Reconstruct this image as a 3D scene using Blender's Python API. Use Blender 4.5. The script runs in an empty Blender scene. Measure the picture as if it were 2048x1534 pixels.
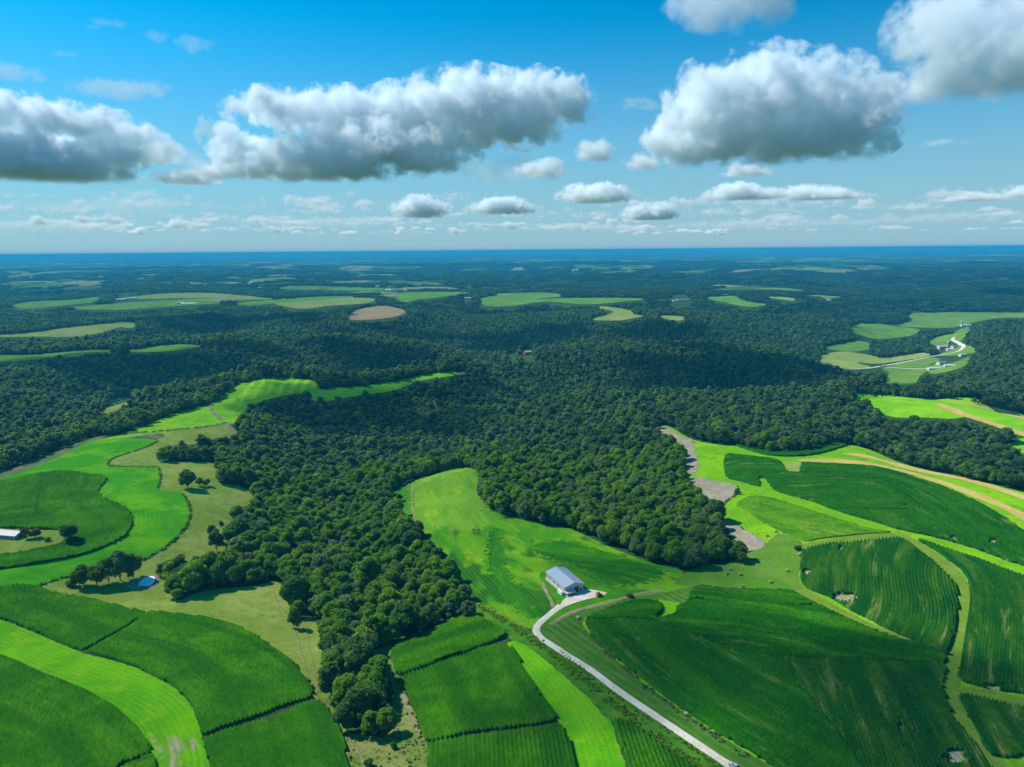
import bpy, bmesh, math, random
import numpy as np
from mathutils import Matrix, Vector
C = bpy.context.scene
COL = C.collection
rad = math.radians
random.seed(7)
RNG = np.random.default_rng(11)

# ------------------------------------------------------------------ camera
F = 1420.0; PITCH = rad(10.62); ROLL = rad(0.5); H = 200.0
_f = np.array([0, math.cos(PITCH), -math.sin(PITCH)]); _r = np.array([1., 0, 0]); _u = np.array([0, math.sin(PITCH), math.cos(PITCH)])
RT = _r*math.cos(ROLL)-_u*math.sin(ROLL); UP = _u*math.cos(ROLL)+_r*math.sin(ROLL); FW = _f
cam = bpy.data.cameras.new('camera'); cob = bpy.data.objects.new('camera', cam); COL.objects.link(cob)
cob.matrix_world = Matrix([[RT[0], UP[0], -FW[0], 0], [RT[1], UP[1], -FW[1], 0], [RT[2], UP[2], -FW[2], H], [0, 0, 0, 1]])
cam.sensor_fit = 'HORIZONTAL'; cam.sensor_width = 36; cam.lens = 36*F/2048; cam.clip_start = 1; cam.clip_end = 300000
C.camera = cob

def pdir(u, v):
    u = np.asarray(u, float); v = np.asarray(v, float)
    d = FW+RT*((u-1024)/F)[..., None]+UP*((767-v)/F)[..., None]
    return d/np.linalg.norm(d, axis=-1, keepdims=True)

def proj(P):
    P = np.asarray(P, float)-np.array([0, 0, H])
    w = P@FW
    w = np.where(w < 1e-3, 1e-3, w)
    return 1024+F*(P@RT)/w, 767-F*(P@UP)/w, w

# ------------------------------------------------------------------ noise
def _hash(ix, iy, s):
    h = (ix.astype(np.int64)*374761393+iy.astype(np.int64)*668265263+s*1274126177) & 0x7fffffff
    h = ((h ^ (h >> 13))*1103515245) & 0x7fffffff
    h = ((h ^ (h >> 16))*69069) & 0x7fffffff
    return h
def perlin(x, y, s=0):
    x = np.asarray(x, float); y = np.asarray(y, float)
    ix = np.floor(x); iy = np.floor(y); fx = x-ix; fy = y-iy
    def g(dx, dy):
        a = _hash(ix+dx, iy+dy, s)*(2*math.pi/0x7fffffff)
        return np.cos(a)*(fx-dx)+np.sin(a)*(fy-dy)
    u = fx*fx*fx*(fx*(fx*6-15)+10); v = fy*fy*fy*(fy*(fy*6-15)+10)
    a = g(0, 0); b = g(1, 0); c = g(0, 1); d = g(1, 1)
    return 1.5*((a+(b-a)*u)+((c+(d-c)*u)-(a+(b-a)*u))*v)
def fbm(x, y, s=0, o=4):
    r = 0; a = 1.; t = 0
    for k in range(o):
        r = r+a*perlin(x*2**k+17*k, y*2**k-9*k, s+k); t += a; a *= .5
    return r/t
def sst(a, b, x):
    t = np.clip((x-a)/(b-a), 0, 1); return t*t*(3-2*t)

# ------------------------------------------------------------------ terrain: heights known along what the photograph shows
CP = [  # pixel u, v, height
 (0,1534,-2),(300,1534,-2),(500,1534,-3),(700,1534,-4),(850,1534,-1),(1024,1534,0),(1300,1534,0),(1600,1534,1),(2048,1534,3),
 (0,1330,-1),(250,1300,-3),(450,1300,-5),(620,1360,-8),(700,1400,-11),(640,1280,-14),(400,1210,-12),(290,1165,-14),(150,1165,-8),(0,1175,-3),
 (560,1170,-20),(450,1180,-17),(800,1330,-3),(950,1290,-1),(850,1260,-7),(950,1200,-6),(750,1220,-18),(650,1130,-26),(800,1130,-20),
 (100,1080,0),(200,1020,0),(0,960,-1),(350,1040,-5),(320,950,-4),(250,890,-2),(420,940,-8),(450,1000,-13),(430,1080,-14),(510,1060,-24),
 (600,1030,-34),(550,930,-30),(700,950,-42),(620,870,-40),(760,1030,-32),(800,900,-46),(850,990,-20),
 (1127,1170,0),(1200,1190,0),(1000,1150,-2),(900,1050,-4),(930,1000,-5),(900,950,-10),(940,940,-13),(1050,1060,-5),(1200,1110,-4),(1300,1150,-2),
 (1000,1000,-10),(1050,960,-26),(1150,1000,-26),(1250,1050,-20),(1350,1090,-13),(1400,1130,-5),(1250,950,-26),(1120,900,-33),(1000,880,-46),(1330,950,-13),
 (1400,900,-5),(1440,1000,-4),(1500,1090,-3),(1320,870,-12),(1250,850,-20),(1480,930,-1),(1600,910,-3),(1600,1000,0),(1800,1000,0),(2048,1100,0),
 (1700,1100,1),(1850,1150,1),(2000,1250,2),(1800,1300,1),(1500,1250,-1),(1400,1350,-1),(1700,900,-6),(1900,955,-7),(2048,985,-8),
 (1500,870,-12),(1650,870,-16),(1800,890,-20),(1950,920,-20),(2048,940,-18),
 (1141,812,-27),(1250,808,-24),(1350,805,-22),(1500,800,-20),(1620,800,-18),(1050,830,-38),(970,862,-50),(900,830,-58),(840,800,-40),(700,830,-38),(600,830,-28),(780,850,-44),
 (1740,800,-12),(1850,805,-7),(1950,800,-8),(2048,835,-4),(1850,832,-8),(1990,855,-8),(2048,890,-12),(1750,840,-18),(1900,860,-16),
 (475,848,-8),(400,860,-7),(340,850,-6),(240,876,-3),(340,835,-7),(424,812,-9),(480,776,-9),(533,763,-8),(590,765,-9),(700,782,-13),(800,768,-16),(900,752,-20),
 (630,790,-14),(520,800,-8),(950,760,-35),(980,790,-55),
 (0,925,-9),(60,900,-14),(150,860,-17),(250,822,-22),(330,800,-27),
 (240,805,-84),(200,830,-78),(130,830,-50),(50,800,-35),(0,760,-25),(100,760,-30),(200,770,-55),(300,760,-60),(420,730,-38),
 (0,720,-23),(100,714,-23),(200,708,-23),(300,702,-24),(400,697,-26),(500,690,-22),(600,690,-20),(700,688,-20),(800,690,-24),(880,698,-38),(930,715,-70),
 (600,730,-45),(720,730,-48),
 (0,668,-25),(150,660,-25),(250,650,-26),(350,650,-30),(450,640,-30),
 (1250,704,-18),(1150,704,-20),(1100,712,-28),(1050,725,-44),(1350,705,-18),(1450,709,-20),(1550,722,-28),(1620,740,-40),(1690,765,-60),
 (1150,780,-70),(1300,778,-64),(1450,775,-60),(1000,775,-74),(1060,770,-70),(1250,740,-45),(1450,745,-42),
 (1050,712,-90),(1000,705,-90),(905,682,-75),(1000,655,-35),(1100,645,-28),(1200,660,-34),(1300,665,-38),(1230,632,-18),(1340,636,-20),
 (750,630,-16),(700,640,-18),(820,625,-18),(600,640,-28),(900,640,-40),(1500,650,-40),(1620,665,-60),
 (400,605,-14),(250,605,-14),(550,605,-14),(700,600,-14),(850,592,-14),(1050,600,-14),(1200,601,-14),(1480,600,-14),(1560,597,-16),(100,620,-22),(0,620,-24),
 (1680,700,-78),(1760,740,-82),(1830,720,-82),(1900,692,-80),(1750,665,-78),(1850,645,-75),(1950,640,-74),(2048,630,-74),(1850,628,-74),(1720,770,-76),(1800,772,-74),
 (1650,640,-40),(1700,610,-42),(1850,608,-42),(2048,606,-42),
 (2048,655,-20),(2000,665,-26),(1950,700,-50),(1870,745,-72),(1850,765,-68),(1950,760,-50),(2048,720,-25),(2048,780,-30),
]
CD = [  # pixel u, ground distance, height (ground the photograph hides)
 (540,1260,-68),(700,1320,-74),(850,1480,-76),(400,1180,-70),(300,1150,-74),(100,1200,-66),
 (1150,1130,-60),(1000,1300,-72),(1350,1150,-54),(1500,1200,-56),(1650,1250,-60),
 (1250,1900,-90),(1100,1930,-90),(1450,1880,-88),(1600,1850,-84),
 (1850,1250,-60),(2048,1180,-52),(1750,1150,-48),
 (200,1880,-55),(0,1880,-50),(400,1950,-60),(200,2400,-60),(0,2400,-60),(600,2050,-70),(450,2500,-60),
 (750,2750,-58),(1230,2850,-60),(1000,2800,-60),(1500,2850,-60),
 (2048,2650,-66),(1900,2300,-76),
 (-200,300,-1),(2300,300,3),(1024,120,-1),(400,150,-1),(1700,150,1),(-500,150,0),(2600,150,2),
 (-300,600,-2),(-300,1000,-25),(-300,1500,-40),(-300,2000,-40),(-300,3000,-40),(2400,600,-5),(2400,1000,-20),(2400,1500,-35),(2400,2200,-45),(2400,3000,-50),
 (-900,400,-2),(-900,1500,-40),(-900,3500,-40),(3000,400,0),(3000,1500,-40),(3000,3500,-40),
] + [(u, d, -30) for u in (-900,-300,100,500,900,1300,1700,2100,2500,3000) for d in (4300,6000,9000,20000,70000)]

CREST = [(1141,812,-27),(1250,808,-24),(1350,805,-22),(1500,800,-20),(1620,800,-18),(1740,800,-12),(1850,805,-7),(1950,800,-8),(1917,795,-8),(1808,794,-8),(1753,789,-10),(1703,786,-12),
 (424,803,-9),(480,766,-9),(533,755,-8),(581,755,-8),(625,758,-9),(700,771,-13),(757,764,-14),(800,757,-16),(850,747,-17),(900,741,-19),(940,740,-22),(455,781,-9),(380,815,-9),(342,828,-8),(273,856,-6),
 (0,708,-23),(100,707,-23),(200,698,-23),(300,692,-24),(400,690,-26),(500,688,-22),(600,688,-20),(700,686,-20),
 (0,665,-25),(150,655,-25),(250,643,-26),(1250,702,-18),(1150,702,-20),(1100,710,-28),(1350,703,-18),(1450,706,-20),(1550,720,-28),
 (1230,622,-18),(820,610,-18),(765,608,-17),(1340,629,-20),(2048,653,-20),(1920,792,-8)]

def _pl(u, v, z):
    d = pdir(u, v); t = (z-H)/d[..., 2]; return d[..., 0]*t, d[..., 1]*t
_cx, _cy, _cz = [], [], []
for u, v, z in CP:
    x, y = _pl(np.array(float(u)), np.array(float(v)), z)
    _cx.append(math.atan2(x, y)); _cy.append(math.log(math.hypot(x, y))); _cz.append(z)
for u, v, z in CREST:
    x, y = _pl(np.array(float(u)), np.array(float(v)), z); g = math.hypot(x, y)
    for kk, dz in ((1.012, 0.), (1.05, -1.5)):
        _cx.append(math.atan2(x, y)+.0007*kk); _cy.append(math.log(g*kk)); _cz.append(z+dz)
for u, d, z in CD:
    dd = pdir(u, 767); _cx.append(math.atan2(dd[0], dd[1])); _cy.append(math.log(d)); _cz.append(z)
_cx = np.array(_cx, float); _cy = np.array(_cy, float); _cz = np.array(_cz, float)
def _phi(r2):
    return np.sqrt(r2+0.02**2)           # biharmonic-like, gentle between points
_n = len(_cx)
_A = np.zeros((_n+3, _n+3)); _A[:_n, :_n] = _phi((_cx[:, None]-_cx)**2+(_cy[:, None]-_cy)**2)-np.eye(_n)*0.0012
_A[:_n, _n] = 1; _A[:_n, _n+1] = _cx; _A[:_n, _n+2] = _cy; _A[_n:, :_n] = _A[:_n, _n:].T
_w = np.linalg.solve(_A, np.concatenate([_cz, [0, 0, 0]]))

NA, ND = 760, 860
AZ = np.linspace(rad(-76), rad(76), NA); LD = np.linspace(math.log(70.), math.log(75000.), ND)
ga, gl = np.meshgrid(AZ, LD); gd = np.exp(gl); gx = gd*np.sin(ga); gy = gd*np.cos(ga)
gz = np.zeros_like(ga)
for i in range(ND):
    gz[i] = _phi((AZ[:, None]-_cx)**2+(LD[i]-_cy)**2)@_w[:_n]+_w[_n]+_w[_n+1]*AZ+_w[_n+2]*LD[i]
# small undulation, and the dissected far country
wx = gx+260*fbm(gx/900, gy/900, 5, 3); wy = gy+260*fbm(gx/900, gy/900, 9, 3)
n1 = perlin(wx/1500, wy/1500, 21); n2 = perlin(wx/640, wy/640, 33); n3 = fbm(gx/4200, gy/4200, 55, 2)
val = np.exp(-(n1/.16)**2)*.75+np.exp(-(n2/.14)**2)*.45
farz = -12-62*np.clip(val, 0, 1)+26*n3
n4 = fbm(gx/16000, gy/16000, 77, 2)
farz = farz+40*n4*sst(8000, 20000, gd)+70*fbm(gx/7000, gy/7000, 78, 3)*sst(22000, 40000, gd)
k = sst(3300, 5200, gd)
gz = gz*(1-k)+farz*k
gz += sst(900, 1800, gd)*(1-k)*(24*fbm(gx/400, gy/400, 3, 3)*sst(-78, -60, gz)*(1-sst(-36, -25, gz)))+0.35*perlin(gx/45, gy/45, 4)*(1-k)
EA = np.arctan2(gz-H, gd)
RUN = np.maximum.accumulate(EA, axis=0)

def _ix(x, y):
    a = (np.arctan2(x, y)-AZ[0])/(AZ[1]-AZ[0]); l = (np.log(np.maximum(np.hypot(x, y), 70.1))-LD[0])/(LD[1]-LD[0])
    a = np.clip(a, 0, NA-1.001); l = np.clip(l, 0, ND-1.001)
    i = a.astype(int); j = l.astype(int); return i, j, a-i, l-j
def _bil(G, x, y):
    i, j, s, t = _ix(np.asarray(x, float), np.asarray(y, float))
    return (G[j, i]*(1-s)+G[j, i+1]*s)*(1-t)+(G[j+1, i]*(1-s)+G[j+1, i+1]*s)*t
def hz(x, y): return _bil(gz, x, y)
def seen(x, y, h):     # could the point, h above the ground, be seen over the nearer ground?
    d = np.hypot(x, y); return np.arctan2(hz(x, y)+h-H, d) >= _bil(RUN, x*.985, y*.985)
def ground(u, v):
    u = np.atleast_1d(np.asarray(u, float)); v = np.atleast_1d(np.asarray(v, float))
    d = pdir(u, v); az = np.arctan2(d[:, 0], d[:, 1]); tn = d[:, 2]/np.hypot(d[:, 0], d[:, 1])
    a = np.clip((az-AZ[0])/(AZ[1]-AZ[0]), 0, NA-1.001); i = a.astype(int); s = a-i
    out = np.zeros((len(u), 3))
    ed = np.exp(LD)
    for q in range(len(u)):
        zc = gz[:, i[q]]*(1-s[q])+gz[:, i[q]+1]*s[q]
        e = H+ed*tn[q]-zc
        w = np.where(e <= 0)[0]
        if len(w) == 0: dd = ed[-1]
        elif w[0] == 0: dd = (H-zc[0])/-tn[q]
        else:
            j = w[0]; dd = ed[j-1]+(ed[j]-ed[j-1])*e[j-1]/(e[j-1]-e[j])
        out[q] = (dd*math.sin(az[q]), dd*math.cos(az[q]), 0)
    out[:, 2] = hz(out[:, 0], out[:, 1])
    return out
# ------------------------------------------------------------------ outlines of fields, read off the photograph
P = {}
P['corn_a'] = [(-170,975),(0,963),(59,951),(117,942),(146,944),(176,949),(202,952),(214,957),(211,965),(202,975),(197,983),(203,994),(220,1003),(246,1013),(259,1024),(266,1038),(266,1050),(257,1066),(240,1080),(205,1097),(164,1111),(117,1121),(97,1124),(59,1131),(0,1139),(-170,1152)]
P['yard'] = [(-80,1058),(20,1057),(60,1059),(117,1060),(125,1066),(129,1084),(111,1094),(70,1102),(29,1109),(-20,1113),(-80,1118)]
P['hay_b'] = [(-170,1010),(0,957),(44,944),(97,923),(146,900),(182,882),(234,877),(275,878),(300,879),(316,882),(293,894),(258,906),(226,917),(215,928),(217,933),(249,933),(293,932),(315,933),(320,938),(321,958),(316,976),(320,982),(352,985),(365,989),(374,1005),(379,1026),(374,1046),(357,1070),(331,1093),(293,1114),(275,1125),(240,1140),(150,1157),(82,1169),(0,1172),(-170,1185)]
P['verge'] = [(-170,985),(0,944),(70,918),(130,894),(190,872),(239,874),(320,865),(330,875),(300,879),(234,878),(182,883),(146,901),(97,924),(44,945),(0,958),(-170,1012)]
P['past_a'] = [(300,868),(380,858),(450,848),(480,873),(430,877),(390,888),(352,890),(322,897),(316,921),(375,923),(432,924),(437,931),(431,955),(447,967),(480,972),(500,985),(510,1004),(495,1012),(468,1018),(463,1035),(476,1047),(455,1062),(452,1098),(428,1106),(410,1122),(380,1122),(345,1120),(322,1128),(316,1150),(345,1180),(300,1190),(200,1180),(85,1172),(90,1166),(150,1155),(275,1125),(293,1116),(331,1095),(357,1072),(374,1048),(380,1026),(375,1004),(366,988),(352,984),(319,981),(322,958),(320,937),(315,932),(249,932),(217,932),(216,928),(227,917),(258,907),(293,895),(317,882)]
P['past_b'] = [(85,1171),(160,1172),(260,1160),(320,1158),(340,1170),(350,1200),(400,1184),(440,1177),(500,1173),(552,1164),(572,1182),(580,1215),(594,1256),(606,1240),(622,1234),(640,1260),(652,1290),(650,1330),(662,1380),(652,1404),(636,1402),(626,1395),(613,1368),(598,1346),(578,1324),(549,1301),(519,1281),(481,1261),(446,1248),(410,1239),(366,1233),(322,1228),(293,1230),(249,1220),(205,1208),(152,1196),(117,1192),(95,1184)]
P['past_c'] = [(752,1298),(778,1296),(792,1340),(801,1360),(811,1385),(834,1438),(855,1488),(853,1534),(850,1620),(693,1620),(692,1480),(700,1468),(740,1472),(775,1468),(790,1440),(784,1410),(786,1380),(773,1350),(756,1320)]
P['past_d'] = [(633,1400),(657,1398),(678,1440),(702,1472),(693,1484),(684,1460),(667,1436),(648,1413)]
P['past_e'] = [(752,1302),(790,1285),(849,1264),(893,1242),(922,1224),(955,1208),(1000,1232),(1060,1262),(1110,1290),(1240,1383),(1400,1490),(1520,1580),(1540,1640),(1430,1640),(1260,1446),(1222,1443),(1145,1367),(1080,1310),(1026,1283),(1012,1268),(969,1239),(946,1232),(922,1233),(893,1245),(849,1270),(811,1284),(788,1300),(770,1320)]
P['corn_e'] = [(-170,1185),(0,1176),(29,1173),(62,1174),(91,1182),(117,1190),(152,1194),(205,1206),(249,1218),(289,1227),(264,1246),(234,1265),(205,1280),(168,1301),(126,1288),(73,1265),(29,1247),(0,1237),(-170,1180)]
P['hay_f'] = [(-170,1180),(0,1239),(29,1249),(73,1267),(126,1290),(166,1306),(182,1311),(234,1324),(278,1339),(316,1357),(346,1374),(369,1395),(384,1415),(394,1439),(400,1459),(406,1486),(413,1509),(420,1534),(432,1620),(322,1620),(311,1534),(305,1512),(293,1483),(278,1459),(258,1439),(231,1418),(188,1392),(147,1374),(103,1357),(59,1336),(0,1313),(-170,1250)]
P['corn_g'] = [(293,1229),(322,1227),(366,1232),(410,1238),(448,1247),(483,1260),(521,1280),(551,1301),(580,1324),(600,1346),(615,1368),(625,1393),(600,1402),(571,1411),(527,1429),(483,1444),(440,1458),(407,1471),(400,1455),(394,1437),(384,1413),(369,1393),(346,1372),(316,1355),(278,1337),(234,1322),(186,1309),(178,1305),(205,1287),(234,1271),(264,1253)]
P['corn_h'] = [(-170,1255),(0,1315),(59,1338),(103,1359),(147,1376),(188,1394),(231,1420),(258,1441),(278,1461),(293,1485),(302,1507),(270,1520),(235,1536),(190,1620),(-250,1640)]
P['corn_hh'] = [(306,1515),(311,1534),(320,1620),(215,1620),(245,1540),(272,1527)]
P['corn_i'] = [(408,1483),(434,1472),(469,1459),(527,1444),(571,1426),(600,1413),(632,1403),(650,1415),(670,1439),(685,1462),(691,1480),(692,1509),(693,1620),(433,1620),(421,1534),(414,1509)]
P['corn_j'] = [(788,1300),(811,1286),(849,1272),(893,1247),(922,1235),(946,1234),(969,1241),(993,1257),(1013,1270),(990,1284),(952,1299),(893,1318),(849,1335),(799,1351),(788,1333),(781,1313)]
P['corn_jj'] = [(803,1357),(849,1341),(893,1324),(937,1309),(966,1297),(1010,1294),(1025,1299),(1040,1322),(1054,1351),(1069,1377),(1092,1409),(1113,1438),(1083,1448),(1040,1455),(981,1461),(922,1470),(857,1483),(834,1436),(811,1383)]
P['corn_jk'] = [(860,1492),(916,1479),(966,1473),(1025,1464),(1098,1455),(1122,1455),(1136,1480),(1145,1509),(1148,1534),(1153,1620),(851,1620),(857,1534)]
P['hay_k'] = [(1012,1290),(1026,1283),(1050,1291),(1080,1312),(1110,1336),(1145,1368),(1178,1398),(1203,1428),(1222,1444),(1237,1490),(1254,1540),(1270,1620),(1154,1620),(1149,1534),(1146,1509),(1137,1480),(1123,1454),(1114,1438),(1093,1408),(1070,1376),(1055,1350),(1041,1321),(1026,1298)]
P['corn_l'] = [(1230,1443),(1260,1447),(1303,1478),(1346,1508),(1386,1535),(1460,1620),(1278,1620),(1258,1534),(1248,1507),(1227,1455)]
P['meadow'] = [(822,968),(852,954),(893,941),(931,935),(956,944),(962,966),(964,1000),(980,1019),(1010,1031),(1054,1039),(1098,1051),(1142,1058),(1186,1078),(1220,1094),(1260,1110),(1310,1128),(1364,1142),(1350,1160),(1290,1178),(1210,1196),(1140,1200),(1090,1240),(1062,1258),(1000,1232),(955,1208),(938,1190),(918,1150),(890,1110),(858,1075),(838,1050),(822,1010)]
P['meadow_dark'] = [(1062,1098),(1100,1082),(1150,1084),(1200,1100),(1260,1118),(1330,1142),(1300,1162),(1240,1172),(1190,1158),(1150,1130),(1110,1122)]
P['meadow_curve'] = [(985,1060),(1002,1066),(1008,1100),(1010,1135),(1040,1180),(1078,1228),(1056,1236),(1005,1192),(978,1140),(972,1100)]
P['meadow_ripe'] = [(884,958),(932,947),(948,975),(930,990),(895,985)]
P['meadow_top'] = [(822,968),(852,954),(893,941),(931,935),(956,944),(962,966),(964,1000),(980,1019),(990,1040),(950,1062),(900,1060),(845,1054),(832,1035),(822,1010)]
P['vale_i'] = [(1640,712),(1690,704),(1760,717),(1705,727),(1640,726)]
P['vale_j'] = [(1852,738),(1870,728),(1905,726),(1940,714),(1930,732),(1895,744),(1862,748)]
P['vale_k'] = [(1903,670),(1918,660),(1935,653),(1945,655),(1928,676),(1915,684)]
P['hay_bare'] = [(303,1474),(330,1467),(352,1474),(375,1480),(394,1478),(400,1494),(388,1502),(372,1494),(364,1512),(352,1545),(332,1534),(322,1505)]
P['hay_vt'] = [(472,786),(490,769),(533,759),(581,759),(624,762),(637,777),(600,785),(560,787),(520,794),(480,806)]
P['glade'] = [(778,1000),(790,978),(818,967),(824,970),(824,1012),(836,1045),(815,1030),(795,1012)]
P['lawn'] = [(1078,1152),(1088,1143),(1130,1128),(1180,1150),(1240,1178),(1300,1180),(1260,1196),(1215,1200),(1150,1222),(1096,1252),(1078,1262),(1066,1255),(1110,1210),(1095,1180)]
P['ridge'] = [(1312,852),(1340,854),(1385,879),(1440,890),(1475,891),(1520,903),(1580,905),(1609,903),(1638,895),(1671,888),(1697,889),(1740,900),(1800,925),(1870,944),(1950,960),(2048,985),(2250,1040),(2400,1300),(2400,1640),(1540,1640),(1440,1520),(1240,1383),(1108,1292),(1064,1262),(1096,1235),(1125,1212),(1215,1195),(1290,1178),(1350,1155),(1405,1132),(1440,1130),(1500,1106),(1526,1094),(1532,1085),(1508,1070),(1480,1052),(1446,1035),(1440,1015),(1425,1004),(1395,976),(1375,956),(1366,920),(1362,896)]
P['ridge_low'] = [(1072,1264),(1096,1243),(1140,1226),(1215,1206),(1262,1196),(1330,1185),(1390,1175),(1375,1205),(1320,1200),(1260,1203),(1225,1214),(1180,1230),(1164,1245),(1178,1268),(1206,1298),(1253,1338),(1300,1376),(1353,1415),(1418,1458),(1496,1506),(1546,1538),(1620,1640),(1545,1640),(1442,1522),(1302,1424),(1182,1342),(1110,1294)]
P['ridge_mid'] = [(1365,1150),(1400,1134),(1440,1131),(1500,1108),(1530,1090),(1560,1068),(1610,1092),(1599,1130),(1598,1165),(1608,1182),(1500,1180),(1400,1174),(1350,1168)]
P['corn_n'] = [(1451,913),(1477,912),(1521,917),(1560,924),(1572,944),(1600,946),(1604,928),(1653,929),(1712,932),(1756,937),(1800,948),(1844,962),(1887,976),(1931,995),(1975,1018),(2019,1044),(2048,1066),(2250,1170),(2250,1240),(2048,1133),(2019,1124),(1975,1107),(1931,1092),(1858,1072),(1800,1060),(1741,1042),(1682,1025),(1624,1004),(1565,987),(1548,980),(1530,958),(1515,957),(1520,973),(1477,962),(1452,953)]
P['corn_nn'] = [(1471,891),(1507,899),(1545,905),(1580,906),(1609,904),(1638,896),(1671,889),(1694,891),(1674,898),(1638,908),(1595,913),(1545,912),(1507,904)]
P['tan_a'] = [(1594,920),(1638,918),(1682,919),(1726,923),(1770,932),(1814,942),(1858,954),(1902,967),(1946,982),(1990,999),(2048,1026),(2250,1115),(2250,1145),(2048,1042),(2005,1018),(1946,994),(1902,976),(1858,961),(1814,947),(1770,936),(1726,929),(1682,927),(1630,926)]
P['tan_b'] = [(1682,908),(1712,907),(1741,912),(1764,919),(1814,931),(1858,942),(1917,953),(1975,967),(2048,990),(2250,1047),(2250,1068),(2048,1000),(1990,980),(1917,959),(1858,948),(1800,935),(1756,921),(1712,913)]
P['tan_c'] = [(1572,926),(1603,927),(1600,946),(1574,944)]
P['soy'] = [(1473,1011),(1487,998),(1507,992),(1530,995),(1556,1001),(1595,1013),(1634,1026),(1673,1038),(1712,1050),(1742,1058),(1781,1065),(1742,1068),(1702,1071),(1663,1075),(1634,1079),(1610,1083),(1585,1075),(1556,1061),(1522,1042),(1497,1024)]
P['corn_o'] = [(1605,1104),(1644,1091),(1683,1087),(1722,1083),(1761,1079),(1798,1077),(1820,1089),(1839,1104),(1858,1117),(1879,1137),(1899,1158),(1911,1175),(1915,1202),(1914,1231),(1910,1250),(1900,1290),(1892,1313),(1850,1291),(1800,1271),(1740,1241),(1700,1221),(1660,1196),(1612,1176),(1600,1150),(1602,1125)]
P['corn_pa'] = [(1394,1176),(1464,1181),(1576,1185),(1611,1201),(1659,1224),(1724,1254),(1767,1270),(1800,1282),(1850,1294),(1892,1316),(1888,1328),(1800,1326),(1700,1320),(1600,1318),(1530,1312),(1463,1303),(1400,1278),(1340,1256),(1303,1243),(1250,1240),(1200,1240),(1171,1243),(1186,1232),(1229,1216),(1260,1206),(1303,1205),(1325,1213),(1321,1228),(1308,1235),(1325,1239),(1352,1228),(1353,1216),(1375,1207),(1379,1190)]
P['corn_pb'] = [(1171,1244),(1200,1241),(1250,1241),(1303,1244),(1340,1257),(1400,1279),(1463,1304),(1530,1313),(1548,1322),(1600,1375),(1640,1425),(1676,1468),(1720,1534),(1790,1620),(1680,1640),(1546,1534),(1498,1503),(1420,1455),(1355,1412),(1303,1373),(1255,1334),(1208,1294),(1182,1264)]
P['corn_pc'] = [(1540,1314),(1600,1319),(1700,1321),(1800,1327),(1887,1330),(1884,1372),(1893,1403),(1906,1438),(1932,1472),(1958,1507),(1978,1534),(2040,1620),(1792,1620),(1721,1534),(1678,1468),(1642,1425),(1602,1375),(1550,1322)]
P['corn_q'] = [(1838,1082),(1873,1093),(1917,1108),(1961,1122),(2005,1140),(2048,1155),(2250,1225),(2250,1420),(2048,1388),(2010,1384),(1949,1371),(1917,1357),(1921,1329),(1927,1285),(1934,1242),(1940,1200),(1937,1166),(1927,1145),(1902,1125),(1872,1103)]
P['corn_r'] = [(1921,1391),(1984,1404),(2048,1419),(2250,1460),(2250,1600),(2048,1512),(2023,1516),(1982,1511),(1960,1476),(1938,1437),(1925,1411)]
P['bare_a'] = [(1310,853),(1335,856),(1365,874),(1385,884),(1391,905),(1395,940),(1377,947),(1368,922),(1362,897)]
P['bare_b'] = [(1375,955),(1400,955),(1440,964),(1474,972),(1470,985),(1441,1013),(1425,1005),(1395,977)]
P['bare_c'] = [(1440,1038),(1452,1040),(1480,1055),(1510,1072),(1530,1085),(1525,1095),(1500,1103),(1480,1090),(1455,1060)]
P['hill_q'] = [(1703,787),(1753,790),(1808,795),(1869,799),(1917,796),(1954,796),(1962,808),(2048,828),(2250,870),(2250,930),(2048,874),(2016,863),(1972,846),(1939,834),(1906,838),(1862,836),(1782,834),(1753,817),(1731,806),(1714,796)]
P['tan_d'] = [(1868,809),(1884,808),(1917,820),(1961,836),(2016,854),(2048,865),(2250,918),(2250,932),(2048,873),(2005,859),(1961,844),(1913,829)]
P['tan_e'] = [(1895,806),(1939,808),(1994,819),(2048,832),(2250,878),(2250,892),(2048,840),(1994,825),(1939,811)]
P['hill_qq'] = [(2009,893),(2030,883),(2048,876),(2250,900),(2250,960),(2048,907)]
P['hay_v'] = [(202,878),(273,858),(342,830),(424,806),(455,783),(478,769),(533,758),(581,758),(625,761),(640,778),(678,776),(717,773),(757,767),(796,762),(835,752),(894,744),(919,745),(913,750),(874,756),(835,763),(802,777),(766,785),(717,791),(674,799),(639,805),(625,800),(610,788),(581,788),(526,802),(495,819),(475,836),(468,848),(444,850),(342,864),(239,876)]
P['bare_v'] = [(919,744),(937,742),(932,748),(913,750)]
P['far_wa'] = [(-170,673),(0,670),(51,667),(120,658),(171,652),(239,646),(267,645),(273,652),(260,657),(239,655),(205,665),(154,674),(68,674),(-170,676)]
P['far_wb'] = [(-170,714),(0,711),(68,710),(171,701),(256,701),(308,694),(359,689),(403,693),(376,699),(308,705),(239,703),(137,708),(51,722),(-170,728)]
P['far_wc'] = [(190,834),(205,820),(222,812),(222,800),(245,795),(270,799),(254,813),(225,826)]
P['far_xa'] = [(137,617),(190,611),(250,606),(330,601),(400,600),(450,605),(380,611),(300,616),(220,620)]
P['far_xl'] = [(240,598),(290,591),(350,586),(420,586),(490,592),(545,599),(470,599),(400,596),(310,598)]
P['far_xm'] = [(470,608),(520,602),(580,598),(650,593),(700,595),(640,600),(560,606),(500,611)]
P['far_xb'] = [(545,605),(620,598),(700,595),(750,598),(740,606),(660,612),(600,618)]
P['far_xc'] = [(694,638),(714,621),(765,612),(796,617),(815,624),(783,635),(731,640)]
P['far_xd'] = [(800,586),(851,584),(919,584),(926,586),(885,594),(834,600),(810,605),(793,597)]
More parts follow.
